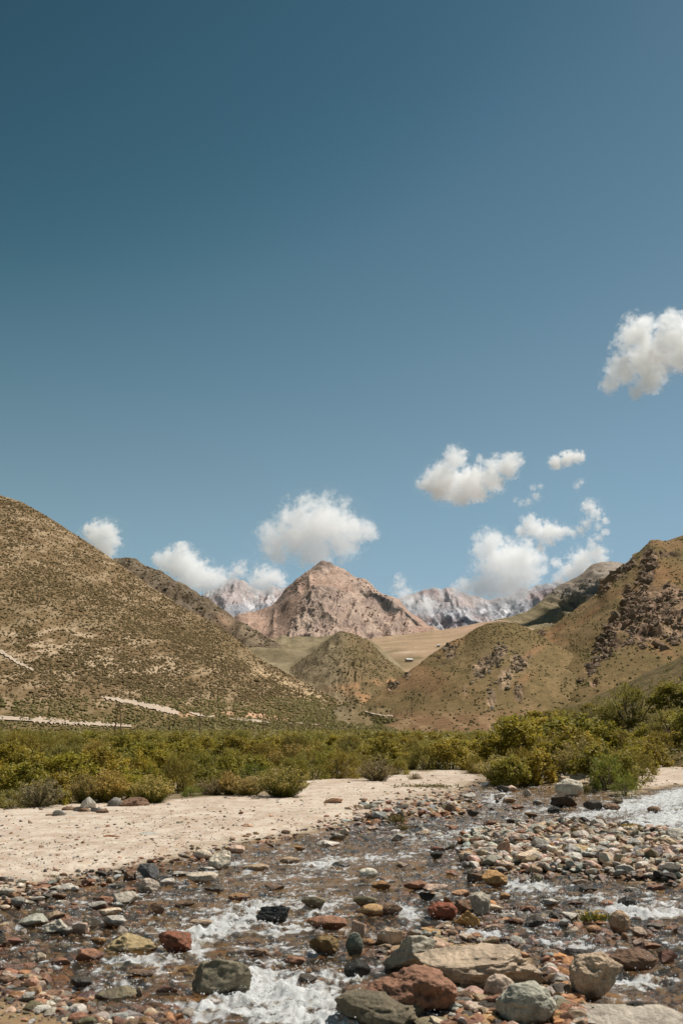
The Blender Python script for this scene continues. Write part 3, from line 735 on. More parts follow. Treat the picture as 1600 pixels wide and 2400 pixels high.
# stones with a face of their own: pixel u, base v, width, height, tint, kind, detail level, dents, label
HERO = [
    (1137, 2330, 282, 112, (.37, .305, .245), 'boulder', 5, [(.35, -.6, .6, .26, .24), (-.2, -.85, .35, .3, .2), (-.6, -.6, -.3, .5, .3), (.7, -.5, .3, .2, .15)], 'big pale brown boulder with a creased top, the widest in the stream', 'the big pale boulder'),
    (968, 2388, 196, 112, (.33, .17, .105), 'boulder', 5, [(.1, -.75, .3, .2, .26), (.42, -.7, .1, .18, .26), (-.35, -.2, .7, .35, .12)], 'red brown boulder with deep gullies below the big pale boulder', 'the red brown boulder'),
    (963, 2280, 118, 82, (.34, .325, .285), 'angular', 4, [], 'grey flat topped boulder leaning on the big pale boulder from the left', 'the grey leaning boulder'),
    (1241, 2408, 124, 96, (.38, .385, .345), 'round', 5, [(.2, -.6, -.3, .3, .08), (-.3, -.7, .1, .2, .05)], 'round greenish grey boulder at the bottom edge', 'the round grey green boulder'),
    (1175, 2360, 66, 66, (.47, .39, .34), 'round', 4, [(-.5, -.6, 0, .4, .08)], 'pinkish pale boulder wedged between the round boulder and the big pale one', 'the wedged pinkish boulder'),
    (1408, 2348, 112, 102, (.40, .32, .25), 'boulder', 5, [(.42, -.8, .12, .40, .50), (-.25, -.7, .3, .22, .2), (-.5, -.5, -.6, .3, .1)], 'tan lumpy boulder with a dark hollow in its face', 'the hollowed tan boulder'),
    (895, 2412, 196, 84, (.16, .13, .085), 'boulder', 4, [], 'wide dark wet slab under the red brown boulder', 'the dark wet slab'),
    (515, 2333, 128, 80, (.25, .21, .14), 'slab', 4, [], 'olive grey boulder with slanting streaks beside the foaming water', 'the streaked boulder'),
    (638, 2162, 72, 38, (.05, .05, .048), 'boulder', 4, [], 'black wet boulder standing alone in foam in midstream', 'the black boulder'),
    (404, 2229, 78, 44, (.25, .10, .055), 'boulder', 4, [], 'dark red brown boulder in midstream above the foam', 'the dark red midstream boulder'),
    (300, 2233, 116, 42, (.42, .31, .16), 'slab', 4, [], 'ochre ledge of rock with water spilling over it', 'the ochre ledge'),
    (1337, 1866, 64, 38, (.80, .75, .66), 'round', 4, [], 'smooth white boulder gleaming beside the bushes', 'the gleaming white boulder'),
    (1323, 1892, 62, 32, (.085, .06, .042), 'angular', 4, [], 'dark wet brown rock under the smooth white boulder', 'the dark rock under it'),
    (1297, 1834, 60, 22, (.46, .45, .43), 'slab', 3, [], 'low pale grey slab behind the smooth white boulder', 'the low pale slab'),
    (1368, 1848, 88, 34, (.46, .37, .28), 'slab', 4, [], 'tan sloping slab between the white boulder and the bushes', 'the sloping tan slab'),
    (513, 2036, 50, 38, (.60, .55, .48), 'angular', 4, [], 'bright cream wedge shaped rock at the edge of the sand', 'the cream wedge rock'),
    (474, 2014, 38, 22, (.60, .53, .45), 'round', 3, [], 'cream rounded rock with a rusty underside on the sand edge', 'the cream rounded rock'),
    (343, 2062, 46, 34, (.13, .125, .12), 'angular', 4, [], 'dark grey pointed rock on the shore', 'the dark pointed rock'),
    (345, 2091, 48, 30, (.43, .38, .34), 'angular', 4, [], 'pale blocky rock in front of the dark pointed rock', 'the pale blocky rock'),
    (469, 2068, 70, 24, (.50, .45, .39), 'slab', 3, [], 'long pale slab lying in the shallows', 'the long pale slab'),
    (126, 2188, 62, 33, (.44, .42, .38), 'angular', 4, [], 'pale grey angular rock in the left shallows', 'the pale angular rock'),
    (65, 2328, 42, 36, (.45, .28, .21), 'angular', 4, [], 'salmon pink rock on the wet gravel in the lower left corner', 'the salmon corner rock'),
    (290, 2119, 58, 30, (.44, .41, .37), 'angular', 4, [], 'pale wedge of rock leaning in the shallows', 'the leaning pale wedge'),
    (309, 1897, 66, 27, (.23, .135, .085), 'slab', 4, [], 'long banded brown boulder at the foot of the bushes', 'the long brown boulder'),
    (266, 1897, 32, 25, (.22, .195, .17), 'boulder', 3, [], 'grey boulder touching the long banded brown one', 'the grey boulder beside it'),
    (778, 1890, 48, 20, (.50, .34, .255), 'slab', 4, [], 'pinkish boulder alone in the middle of the sand', 'the lone pink boulder'),
    (263, 1972, 46, 15, (.44, .225, .115), 'slab', 3, [], 'flat rust coloured stone half sunk in the sand', 'the flat rust stone'),
    (347, 1965, 58, 14, (.33, .345, .34), 'slab', 3, [], 'flat blue grey stone half sunk in the sand', 'the flat blue grey stone'),
    (255, 1989, 46, 15, (.62, .58, .52), 'slab', 3, [], 'flat white stone half sunk in the sand', 'the flat white stone'),
    (577, 1948, 34, 17, (.45, .31, .23), 'boulder', 3, [], 'pinkish tan stone on the sand near the water', 'the pinkish tan stone'),
    (1243, 2032, 66, 36, (.56, .47, .38), 'slab', 3, [], 'wide cream slab at the front of the dry cobbles', 'the wide cream slab'),
    (1355, 2018, 60, 36, (.54, .42, .27), 'angular', 3, [], 'cream rock with an ochre side among the dry cobbles', 'the ochre sided rock'),
    (1335, 2030, 60, 30, (.34, .30, .275), 'slab', 3, [], 'dark faced pale slab tilted among the dry cobbles', 'the tilted slab'),
    (1141, 2010, 60, 24, (.36, .33, .31), 'slab', 3, [], 'grey slab with a dark underside at the left end of the dry cobbles', 'the end slab'),
    (1178, 2012, 38, 38, (.42, .27, .21), 'angular', 3, [], 'upright pinkish wedge among the dry cobbles', 'the upright pink wedge'),
    (1270, 2000, 42, 36, (.36, .345, .33), 'slab', 3, [], 'upright grey slab among the dry cobbles', 'the upright grey slab'),
    (1206, 1980, 60, 28, (.48, .37, .31), 'slab', 3, [], 'wide pinkish slab at the back of the dry cobbles', 'the wide pink slab'),
    (1406, 2014, 50, 30, (.30, .295, .28), 'boulder', 3, [], 'grey humped cobble among the dry cobbles', 'the humped grey cobble'),
    (1587, 1980, 42, 36, (.50, .485, .45), 'boulder', 3, [], 'pale grey boulder at the right edge beside the rapids', 'the pale right edge boulder'),
    (1161, 2076, 56, 33, (.50, .285, .12), 'angular', 4, [], 'bright ochre rock in the stream in front of the dry cobbles', 'the bright ochre rock'),
    (1098, 2173, 54, 36, (.50, .275, .10), 'angular', 4, [], 'ochre orange rock behind the big pale boulder', 'the ochre orange rock'),
    (1127, 2145, 48, 48, (.38, .355, .315), 'angular', 4, [], 'grey blocky upright rock behind the ochre orange rock', 'the grey upright block'),
    (1039, 2153, 66, 36, (.30, .105, .06), 'round', 4, [], 'glistening dark red stone in the stream', 'the glistening red stone'),
    (759, 2236, 64, 40, (.22, .145, .065), 'angular', 4, [], 'squarish amber brown rock under a skin of water', 'the squarish amber rock'),
    (830, 2236, 38, 44, (.20, .21, .165), 'round', 4, [], 'smooth greenish stone glistening with water', 'the smooth greenish stone'),
    (841, 2204, 34, 42, (.50, .36, .29), 'angular', 3, [], 'upright pale pink stone above the smooth greenish one', 'the upright pale pink stone'),
    (863, 2056, 40, 20, (.58, .57, .52), 'round', 3, [], 'rounded whitish cobble alone in midstream', 'the lone whitish cobble'),
    (1456, 2184, 46, 44, (.40, .30, .215), 'round', 4, [], 'round tan stone with a wet dark base beside the flowers', 'the round tan stone'),
    (1355, 2256, 78, 32, (.075, .065, .055), 'slab', 4, [], 'black wet slab behind the hollowed tan boulder', 'the black wet slab'),
    (1493, 2276, 108, 48, (.20, .12, .075), 'boulder', 4, [], 'brown mound of rock with water sheeting over it', 'the brown water sheeted rock'),
    (1510, 2420, 265, 46, (.37, .345, .315), 'slab', 4, [], 'long pale grey slab along the bottom edge', 'the long bottom slab'),
    (1035, 2242, 52, 38, (.45, .33, .26), 'angular', 3, [], 'small pinkish rock wedged behind the grey leaning boulder', 'the wedged pink rock'),
    (915, 2214, 58, 38, (.52, .42, .33), 'angular', 4, [], 'cream block with a rusty face behind the grey leaning boulder', 'the cream block'),
    (1423, 1690, 22, 12, (.62, .60, .57), 'boulder', 3, [], 'white boulder showing among the bushes on the right slope', 'the white slope boulder'),
]
# the other stones one can pick out: u, base v, width, height, tint, kind
MORE = [
    (115, 1920, 24, 13, 'brown', 'b'), (137, 1920, 30, 23, 'grey', 'b'), (166, 1921, 38, 13, 'pale', 's'), (204, 1901, 34, 34, 'pale', 'a'), (197, 1911, 32, 19, 'brown', 'a'), (160, 1908, 36, 19, 'brown', 'b'),
    (179, 1910, 22, 20, 'dark', 'a'), (225, 1911, 32, 19, 'grey', 'a'), (238, 1914, 28, 20, 'brown', 'a'), (256, 1912, 18, 9, 'tan', 's'), (197, 1922, 26, 9, 'dark', 's'),
    (650, 1884, 17, 11, 'pale', 'b'), (610, 1880, 17, 9, 'cream', 'b'), (630, 1875, 27, 11, 'pale', 's'), (660, 1872, 14, 9, 'pale', 'b'), (571, 1899, 15, 9, 'dark', 'b'), (528, 1905, 11, 9, 'brown', 'a'),
    (568, 1916, 21, 7, 'rust', 's'), (400, 1979, 32, 10, 'grey', 's'), (390, 1912, 15, 10, 'white', 'b'), (385, 1888, 12, 9, 'brown', 'b'), (628, 1968, 22, 9, 'brown', 's'),
    (425, 2055, 52, 15, 'grey', 's'), (391, 2072, 32, 15, 'pale', 'b'), (483, 2042, 38, 11, 'pale', 's'), (235, 2052, 27, 13, 'dark', 'a'), (218, 2068, 23, 15, 'grey', 'a'), (257, 2068, 18, 13, 'tan', 'a'),
    (303, 2062, 27, 20, 'brown', 'a'), (224, 2128, 46, 17, 'grey', 's'), (241, 2114, 40, 16, 'rust', 's'), (274, 2126, 23, 13, 'blue', 'b'), (255, 2147, 48, 20, 'cream', 's'), (262, 2170, 54, 26, 'pale', 'a'),
    (214, 2172, 40, 22, 'cream', 'a'), (184, 2188, 40, 26, 'pink', 'b'), (155, 2190, 26, 18, 'grey', 'a'), (71, 2170, 58, 30, 'green', 'a'), (126, 2152, 42, 20, 'tan', 'a'), (82, 2113, 36, 13, 'grey', 's'),
    (37, 2124, 32, 23, 'grey', 'b'), (146, 2087, 52, 19, 'pale', 's'), (95, 2087, 58, 15, 'rust', 's'), (136, 2107, 32, 16, 'brown', 'a'), (141, 2119, 34, 11, 'white', 's'), (114, 2131, 26, 9, 'orange', 's'),
    (105, 2107, 22, 14, 'dark', 'a'), (175, 2089, 19, 13, 'white', 'b'), (8, 2132, 24, 12, 'cream', 'b'), (207, 2249, 58, 26, 'rust', 'b'), (228, 2213, 34, 19, 'amber', 'b'), (364, 2143, 36, 28, 'brown', 'a'),
    (87, 2254, 32, 23, 'cream', 'b'), (78, 2298, 42, 15, 'brown', 's'), (189, 2310, 48, 22, 'dark', 'b'), (268, 2342, 88, 34, 'olive', 's'), (326, 2333, 14, 20, 'cream', 'a'), (15, 2347, 20, 12, 'grey', 'b'),
    (231, 2398, 60, 20, 'grey', 's'), (292, 2400, 58, 22, 'pale', 's'), (45, 2360, 40, 14, 'pink', 's'), (768, 2176, 90, 32, 'rust', 'b'), (863, 2216, 32, 17, 'amber', 'b'), (876, 2145, 54, 28, 'ochre', 'r'),
    (856, 2127, 52, 30, 'olive', 'b'), (917, 2143, 52, 28, 'brown', 'b'), (893, 2082, 42, 19, 'amber', 'a'), (975, 2085, 52, 22, 'rust', 'b'), (1022, 2087, 52, 17, 'pink', 's'), (1002, 2107, 36, 18, 'black', 'a'),
    (1022, 1995, 38, 15, 'red', 's'), (1024, 2012, 28, 18, 'black', 'a'), (1053, 1990, 34, 18, 'grey', 'a'), (679, 2022, 46, 15, 'tan', 'r'), (598, 2041, 58, 18, 'tan', 'b'), (553, 1999, 40, 20, 'pink', 'b'),
    (768, 1982, 52, 15, 'white', 's'), (791, 1968, 38, 18, 'grey', 's'), (734, 2128, 52, 30, 'olive', 'b'), (839, 2342, 70, 36, 'brown', 'r'), (839, 2292, 58, 44, 'black', 'a'), (976, 2199, 42, 22, 'grey', 'a'),
    (1015, 2194, 54, 20, 'ochre', 's'), (1008, 2174, 46, 22, 'grey', 'a'), (1088, 2140, 42, 30, 'brown', 'a'), (1210, 2168, 36, 18, 'rust', 'b'), (1254, 2172, 48, 29, 'dark', 'a'), (1185, 2106, 24, 14, 'amber', 'b'),
    (1120, 2354, 34, 17, 'cream', 'b'), (1148, 2384, 58, 40, 'dark', 'r'), (1143, 2408, 76, 30, 'ochre', 'b'), (1292, 2292, 34, 34, 'white', 'r'), (1020, 2410, 84, 26, 'olive', 'b'), (1570, 2256, 48, 34, 'red', 'a'),
    (1474, 2126, 42, 25, 'black', 'a'), (1425, 2125, 28, 15, 'rust', 'b'), (1338, 2154, 40, 17, 'pale', 's'), (1394, 2187, 32, 19, 'orange', 'b'), (1464, 2203, 15, 17, 'orange', 'a'), (1530, 2222, 42, 15, 'orange', 's'),
    (1496, 2215, 24, 13, 'pink', 's'), (1488, 2382, 54, 36, 'black', 'b'), (1322, 2170, 22, 17, 'blue', 'b'), (1222, 1964, 36, 22, 'grey', 'a'), (1263, 1964, 48, 17, 'pink', 's'), (1304, 1986, 46, 22, 'pale', 'a'),
    (1325, 1984, 38, 22, 'white', 'a'), (1127, 1986, 32, 17, 'white', 'b'), (1192, 2028, 36, 15, 'white', 'b'), (1119, 1964, 28, 22, 'dark', 'a'), (1277, 1940, 50, 14, 'pink', 's'), (1509, 1987, 76, 22, 'grey', 's'),
    (1303, 2002, 36, 20, 'grey', 'a'), (1311, 1952, 40, 16, 'pink', 's'), (1131, 2032, 46, 17, 'orange', 's'), (1117, 2064, 40, 18, 'brown', 's'), (1257, 2070, 26, 23, 'olive', 'a'), (1403, 1948, 34, 29, 'pale', 'a'),
    (1454, 1966, 40, 25, 'cream', 'b'), (1481, 2014, 54, 23, 'pink', 's'), (1515, 2008, 46, 30, 'grey', 'b'), (1555, 2006, 28, 23, 'tan', 'b'), (1454, 2028, 38, 19, 'pink', 'b'), (1512, 2036, 44, 22, 'cream', 'b'),
    (1509, 2054, 36, 19, 'pink', 'b'), (1478, 2040, 32, 15, 'cream', 'b'), (1566, 2032, 58, 21, 'white', 's'), (1577, 2060, 52, 36, 'dark', 'b'), (1570, 1987, 32, 23, 'tan', 'b'), (1370, 1965, 30, 16, 'rust', 's'),
    (1425, 1975, 40, 14, 'tan', 's'), (1390, 1990, 34, 15, 'dark', 'a'), (1350, 1948, 26, 14, 'brown', 'a'), (1240, 1985, 30, 14, 'cream', 'b'), (1160, 1996, 34, 14, 'grey', 's'), (1430, 2000, 26, 14, 'rust', 'b'),
    (1302, 1906, 34, 17, 'black', 'a'), (1392, 1898, 42, 25, 'dark', 'b'), (1435, 1899, 38, 18, 'brown', 'b'), (1535, 1904, 30, 15, 'brown', 'b'), (1448, 1884, 28, 13, 'olive', 's'), (1180, 1858, 28, 19, 'dark', 'a'),
    (1236, 1867, 20, 17, 'pale', 'a'), (1200, 1854, 26, 14, 'pink', 'a'), (1172, 1872, 26, 14, 'white', 's'), (1109, 1912, 26, 16, 'dark', 'a'), (1100, 1870, 32, 14, 'pale', 's'), (889, 1918, 34, 17, 'blue', 'a'),
    (1118, 1964, 28, 14, 'dark', 'b'), (1356, 1938, 32, 17, 'dark', 'b'), (1318, 1936, 32, 20, 'black', 'a'), (932, 1970, 30, 19, 'grey', 'a'), (808, 1957, 20, 16, 'cream', 'b'), (1329, 1824, 22, 14, 'pale', 'a'),
    (1509, 1742, 32, 22, 'pale', 'b'), (1195, 1880, 30, 12, 'tan', 's'), (1215, 1895, 28, 10, 'rust', 's'), (1260, 1885, 22, 10, 'grey', 's'), (1245, 1915, 30, 12, 'brown', 's'), (1060, 1945, 30, 12, 'rust', 's'),
    (990, 1955, 34, 10, 'tan', 's'), (1150, 1935, 34, 14, 'rust', 's'), (1200, 1930, 26, 12, 'dark', 'a'), (875, 1945, 26, 10, 'pink', 's'), (960, 1900, 24, 10, 'grey', 's'), (700, 1992, 26, 10, 'amber', 's'),
    (640, 1985, 30, 10, 'brown', 's'), (940, 2030, 30, 12, 'tan', 's'), (1060, 2050, 32, 12, 'rust', 's'), (1080, 2100, 40, 16, 'orange', 's'), (1240, 2135, 34, 14, 'rust', 's'), (1290, 2120, 40, 14, 'pale', 's'),
    (1160, 2135, 34, 16, 'cream', 's'), (1190, 2152, 32, 14, 'pale', 's'), (1300, 2150, 26, 14, 'dark', 's'), (1350, 2120, 36, 12, 'rust', 's'), (1380, 2090, 40, 14, 'dark', 's'), (1480, 2090, 34, 13, 'grey', 's'),
    (1540, 2085, 40, 13, 'rust', 's'), (1420, 2250, 30, 14, 'rust', 's'), (1310, 2320, 34, 18, 'rust', 'b'), (1340, 2380, 36, 20, 'dark', 'r'), (1370, 2400, 34, 16, 'red', 'b'), (1430, 2390, 30, 18, 'tan', 'r'),
    (1310, 2360, 26, 34, 'ochre', 'a'), (1225, 2245, 28, 14, 'orange', 's'), (1290, 2245, 34, 14, 'rust', 's'), (1330, 2275, 30, 16, 'dark', 'a'), (690, 2260, 48, 20, 'rust', 'b'), (600, 2240, 50, 18, 'brown', 'b'),
    (470, 2170, 48, 18, 'tan', 'b'), (430, 2125, 44, 16, 'brown', 'b'), (560, 2110, 50, 18, 'amber', 'b'), (500, 2090, 44, 14, 'dark', 'b'), (640, 2085, 46, 14, 'brown', 's'), (800, 2030, 42, 12, 'dark', 's'),
    (720, 2300, 40, 18, 'dark', 'b'), (330, 2290, 56, 20, 'brown', 'b'), (390, 2330, 44, 22, 'red', 'b'), (140, 2260, 40, 16, 'rust', 's'), (30, 2210, 40, 14, 'red', 's'), (60, 2230, 36, 12, 'orange', 's'),
    (1005, 1692, 15, 8, 'pink', 's'), (1022, 1693, 10, 10, 'brown', 'a'), (1068, 1671, 14, 7, 'cream', 's'), (1107, 1675, 8, 5, 'tan', 'b'), (855, 1676, 8, 5, 'white', 'b'),
    (1535, 1778, 16, 10, 'brown', 'a'), (1552, 1776, 18, 12, 'brown', 'a'), (1571, 1774, 17, 11, 'red', 'a'), (1588, 1772, 16, 11, 'brown', 'b'),
]
HILLROCK = [('right_mountain', 1268, 1603, 17, 8, 'pink', 's', 'long pale boulder lying on the grassy right hillside'), ('right_mountain', 1247, 1640, 7, 7, 'dark', 'b', 'small dark boulder low on the grassy right hillside'),
            ('right_mountain', 1256, 1628, 8, 6, 'tan', 'b', 'small tan boulder above the dark one on the right hillside'), ('right_spur', 1153, 1665, 9, 9, 'white', 'b', 'small white boulder at the foot of the right spur')]
KIND = dict(b='boulder', s='slab', a='angular', r='round')
ROCKS = []                                   # (u, v, width, x, y, radius) of every placed stone, for the wakes

def place_rock(u, v, w, h, tint, kind, lvl=3, dents=(), i=0, name='stone', own=False):
    x, y = G(u, v)
    zb = 0.0
    if y > 60:
        zb = float(ground_z(np.array([x]), np.array([y]))[0])
    x, y = float(x), float(y)
    s = math.hypot(y, CAM_H) / F
    W = w * s
    D = W * random.uniform(.65, .85)
    ang = CAM_H / y
    H = max((h * s - D * ang * .8), .42 * h * s)
    if own:
        V, Fc = rock_verts(1000 + i * 13, lvl, kind, dents)
        me = mesh(name, V, Fc, stone_mat, True)
    else:
        me = rock_mesh(kind, i, lvl)
    sink = .16 * H + .02
    o = put(name, me, loc=(x, y + D * .42, zb - sink), scale=(W * 1.03, D, (H + sink) * (1.06 if own else .95)))
    if not own:
        o.rotation_euler = (0, 0, random.choice((0, math.pi)) + random.uniform(-.25, .25))
    else:
        o.rotation_euler = (0, 0, random.uniform(-.05, .05))
    g = (1.22, 1.12, .98) if own and min(tint) > .2 else (1, 1, 1)
    g0 = min(1, .70 / (tint[0] * g[0])) * random.uniform(.95, 1.05)
    o.color = tuple(c * q * g0 for c, q in zip(tint, g)) + (1.0,)
    ROCKS.append((u, v, w, x, y + D * .42, W * .5))
    return o

ANCH = []
for k, (u, v, w, h, tint, kind, lvl, dents, label, short) in enumerate(HERO):
    if u == 1423:
        continue
    o = place_rock(u, v, w, h, tint, kind, lvl, dents, k, 'boulder' if w > 44 else 'stone', True)
    tag(o, label, 'boulder' if w > 44 else 'stone', 'boulders and larger stones along the stream')
    if ' it' not in short:
        ANCH.append((u, v, short))
ANCH += [(660, 1868, 'the golden bush'), (1396, 2158, 'the yellow flowers'), (930, 1925, 'the grass on the shoal'), (1010, 1700, 'the bushes by the brown flat'), (1560, 1800, 'the bare right bank'), (185, 1950, 'the rock heap')]
USED = set()
def relate(u, v, desc, skip=()):
    """a label that says where a thing lies by what lies near it, different from every label before"""
    near = sorted(ANCH, key=lambda a: math.hypot((a[0] - u) * .6, (a[1] - v) * 1.7))[:9]
    def rel(a):
        du, dv = u - a[0], v - a[1]
        if abs(dv) * 2.2 > abs(du):
            side = 'in front of' if dv > 0 else 'behind'
        else:
            side = 'right of' if du > 0 else 'left of'
        d = math.hypot(du, dv * 2)
        return ('close ' if d < 70 else 'well ' if d > 220 else '') + side + ' ' + a[2]
    for a in near:
        s = desc + ' ' + rel(a)
        if s not in USED:
            USED.add(s)
            return s
    for a in near:
        for b in near:
            s = desc + ' between ' + a[2] + ' and ' + b[2]
            if a is not b and s not in USED and len(s.split()) <= 16:
                USED.add(s)
                return s
    return desc

for k, (u, v, w, h, tint, kd) in enumerate(MORE):
    kind = KIND[kd]
    o = place_rock(u, v, w, h, TINT[tint], kind, 3 if w > 20 else 2, (), k % 7, 'stone')
    shape = {'b': 'stone', 's': 'flat stone', 'a': 'angular stone', 'r': 'rounded stone'}[kd]
    if 1895 < v < 1925 and 100 < u < 260:
        lab = 'in the rock heap on the sand'
        side = 'at the left end' if u < 145 else 'at the right end' if u > 230 else 'in the middle'
        size = 'tallest ' if h > 30 else 'small ' if w < 25 else ''
        s = f'{size}{WORD[tint]} {shape} {side} of the rock heap'
        if s in USED:
            s = f'{WORD[tint]} {shape} low in front of the rock heap' if v > 1915 else f'{WORD[tint]} {shape} high in the rock heap'
        USED.add(s)
    else:
        s = relate(u, v, ('large ' if w > 70 else 'small ' if w < 28 else '') + WORD[tint] + ' ' + shape)
    tag(o, s, 'stone', 'loose stones of the stream and its banks')
for hn, u, v, w, h, tint, kd, lab in HILLROCK:
    p = hill_at(hn, u, v)
    s = p.y / F
    o = put('stone', rock_mesh(KIND[kd], 2, 2), loc=p - Vector((0, 0, .25 * h * s)), scale=(w * s, w * s * .7, h * s * 1.4))
    o.color = TINT[tint] + (1.0,)
    tag(o, lab, 'boulder', 'boulders on the hillsides')

# gravel and cobbles past counting: one mass
def scatter_stones(name, pts, sizes, cols, zs, lvl, mat_, seed, tall=1.0):
    r = np.random.default_rng(seed)
    var = [rock_verts(seed * 31 + k, lvl, ('angular', 'slab', 'angular', 'boulder')[k % 4]) for k in range(8)]
    Vs, Fs, Cs, off = [], [], [], 0
    which = r.integers(0, 8, len(pts))
    for k in range(8):
        idx = np.nonzero(which == k)[0]
        V, Fc = var[k]
        n, m_ = len(idx), len(V)
        if not n:
            continue
        ang = r.uniform(0, 6.283, n)
        ca, sa = np.cos(ang)[:, None], np.sin(ang)[:, None]
        sx = sizes[idx][:, None] * r.uniform(.85, 1.25, (n, 1)); sy = sizes[idx][:, None] * r.uniform(.6, .9, (n, 1)); sz = sizes[idx][:, None] * r.uniform(.32, .62, (n, 1)) * tall
        x0, y0, z0 = V[None, :, 0] * sx, V[None, :, 1] * sy, (V[None, :, 2] - .3) * sz
        tilt = r.normal(0, .22, (n, 1))
        z0 = z0 + x0 * tilt
        P = np.stack([x0 * ca - y0 * sa + pts[idx, 0][:, None], x0 * sa + y0 * ca + pts[idx, 1][:, None], z0 + zs[idx][:, None]], -1)
        Vs.append(P.reshape(-1, 3))
        Fs.append((Fc[None] + (off + np.arange(n) * m_)[:, None, None]).reshape(-1, 3))
        Cs.append(np.repeat(cols[idx], m_, 0))
        off += n * m_
    o = put(name, mesh(name, np.concatenate(Vs), np.concatenate(Fs), mat_, False, {'Col': np.concatenate(Cs)}))
    return tag(o, kind='stuff')

PAL = np.array([TINT[k] for k in ('grey', 'pale', 'pink', 'tan', 'rust', 'orange', 'brown', 'dark', 'olive', 'amber', 'cream', 'red', 'blue', 'white')])
PW = np.array([.13, .06, .11, .10, .12, .06, .13, .10, .05, .04, .05, .05, .03, .01])
def pick_cols(n, w, seed):
    r = np.random.default_rng(seed)
    c = PAL[r.choice(len(PAL), n, p=w / w.sum())]
    return np.clip(c * r.uniform(.75, 1.2, (n, 1)) * r.uniform(.94, 1.06, (n, 3)), 0, 1)

r = np.random.default_rng(41)
N = 33000
u = np.where(r.random(N) < .86, r.uniform(-140, 1740, N), np.where(r.random(N) < .3, r.uniform(-700, -140, N), r.uniform(1740, 2500, N))); v = 1830 + 620 * r.random(N) ** .85
x, y = G(u, v)
sd = dryness(x, y)
shoalw = np.clip(blob(u, v, 950, 1920, 170, 45, -12) + blob(u, v, 1180, 1890, 130, 40) + blob(u, v, 1330, 1990, 260, 50) + blob(u, v, 1240, 2140, 260, 50) + blob(u, v, 1150, 2290, 260, 110) + blob(u, v, 150, 2140, 170, 60, -15) + .6 * blob(u, v, 420, 2040, 200, 26, -20)
                 + .6 * blob(u, v, 120, 2260, 130, 50) + .7 * blob(u, v, 1000, 2090, 120, 40) + .9 * blob(u, v, 1500, 2190, 120, 40) + .8 * blob(u, v, 1380, 2380, 120, 40), 0, 1)
edge = np.exp(-(sd / .7) ** 2)
onsand = (sd > .5) & (sdf_poly(x, y, DRY[2]) < 0) & (sdf_poly(x, y, DRY[3]) < 0) & (shoalw < .18)
keep = r.random(N) < np.where(onsand, .045, .22 + .55 * shoalw + .45 * edge + .4 * blob(u, v, 980, 1900, 160, 40, -12))
for h_ in HERO:
    if h_[2] > 90 and h_[1] > 2200:
        keep &= ~((np.abs(u - h_[0]) < h_[2] * .5) & (v < h_[1] + 8) & (v > h_[1] - h_[3]))
keep &= (sd > -40) & (y < 58)
u, v, x, y, sd, shoalw, onsand = (q[keep] for q in (u, v, x, y, sd, shoalw, onsand))
z = ground_z(x, y, sd)
size = np.clip(r.lognormal(math.log(.115), .42, len(x)), .045, .30) * np.where(onsand, .75, 1.0) * (.85 + .35 * shoalw) * np.where(sdf_poly(x, y, DRY[2]) > 0, 1.3, 1) * (1 + .6 * blob(u, v, 980, 1900, 180, 50, -12))
lift = np.where(sd < 0, .10 * shoalw * r.random(len(x)) ** .7, .0)
wts = np.where(PW, PW, 0)
cols = pick_cols(len(x), wts, 5)
rusty = (sd < -.1) & (r.random(len(x)) < .4)
bar = sdf_poly(x, y, DRY[2]) > -.1
cols[bar] = pick_cols(int(bar.sum()), np.array([.2, .2, .2, .1, .04, .02, .04, .05, .02, .01, .15, .02, .05, .05]) / 1.15, 15)
cols[rusty] = mix(TINT['rust'], (.50, .25, .11), r.random(int(rusty.sum()))) * r.uniform(.7, 1.3, (rusty.sum(), 1))
b_ = size * 994 / y > 6
scatter_stones('cobbles', np.stack([x, y], -1)[b_], size[b_], cols[b_], (z + lift)[b_], 1, gravel_mat, 3)
scatter_stones('small_cobbles', np.stack([x, y], -1)[~b_], size[~b_], cols[~b_], (z + lift)[~b_], 0, gravel_mat, 8)

# the bigger cobbles heaped on the bar and the shoals
N = 2600
u = np.concatenate([r.uniform(1085, 1680, N), r.uniform(1030, 1440, N // 3), r.uniform(830, 1100, N // 3), r.uniform(0, 320, N // 4)])
v = np.concatenate([r.uniform(1926, 2066, N), r.uniform(2088, 2185, N // 3), r.uniform(1885, 1960, N // 3), r.uniform(2075, 2190, N // 4)])
x, y = G(u, v)
keep = r.random(len(x)) < np.where(sdf_poly(x, y, DRY[2]) > -.15, .42, np.where(v > 2070, .30, .22))
x, y, u, v = x[keep], y[keep], u[keep], v[keep]
sz = np.clip(r.lognormal(math.log(.21), .32, len(x)), .1, .42) * np.where(v > 2080, .75, 1)
scatter_stones('bar_cobbles', np.stack([x, y], -1), sz, pick_cols(len(x), np.array([.18, .22, .2, .12, .03, .02, .05, .06, .02, .01, .18, .01, .05, .08]), 25), ground_z(x, y) + .03 + .04 * r.random(len(x)), 1, gravel_mat, 12, 1.15)

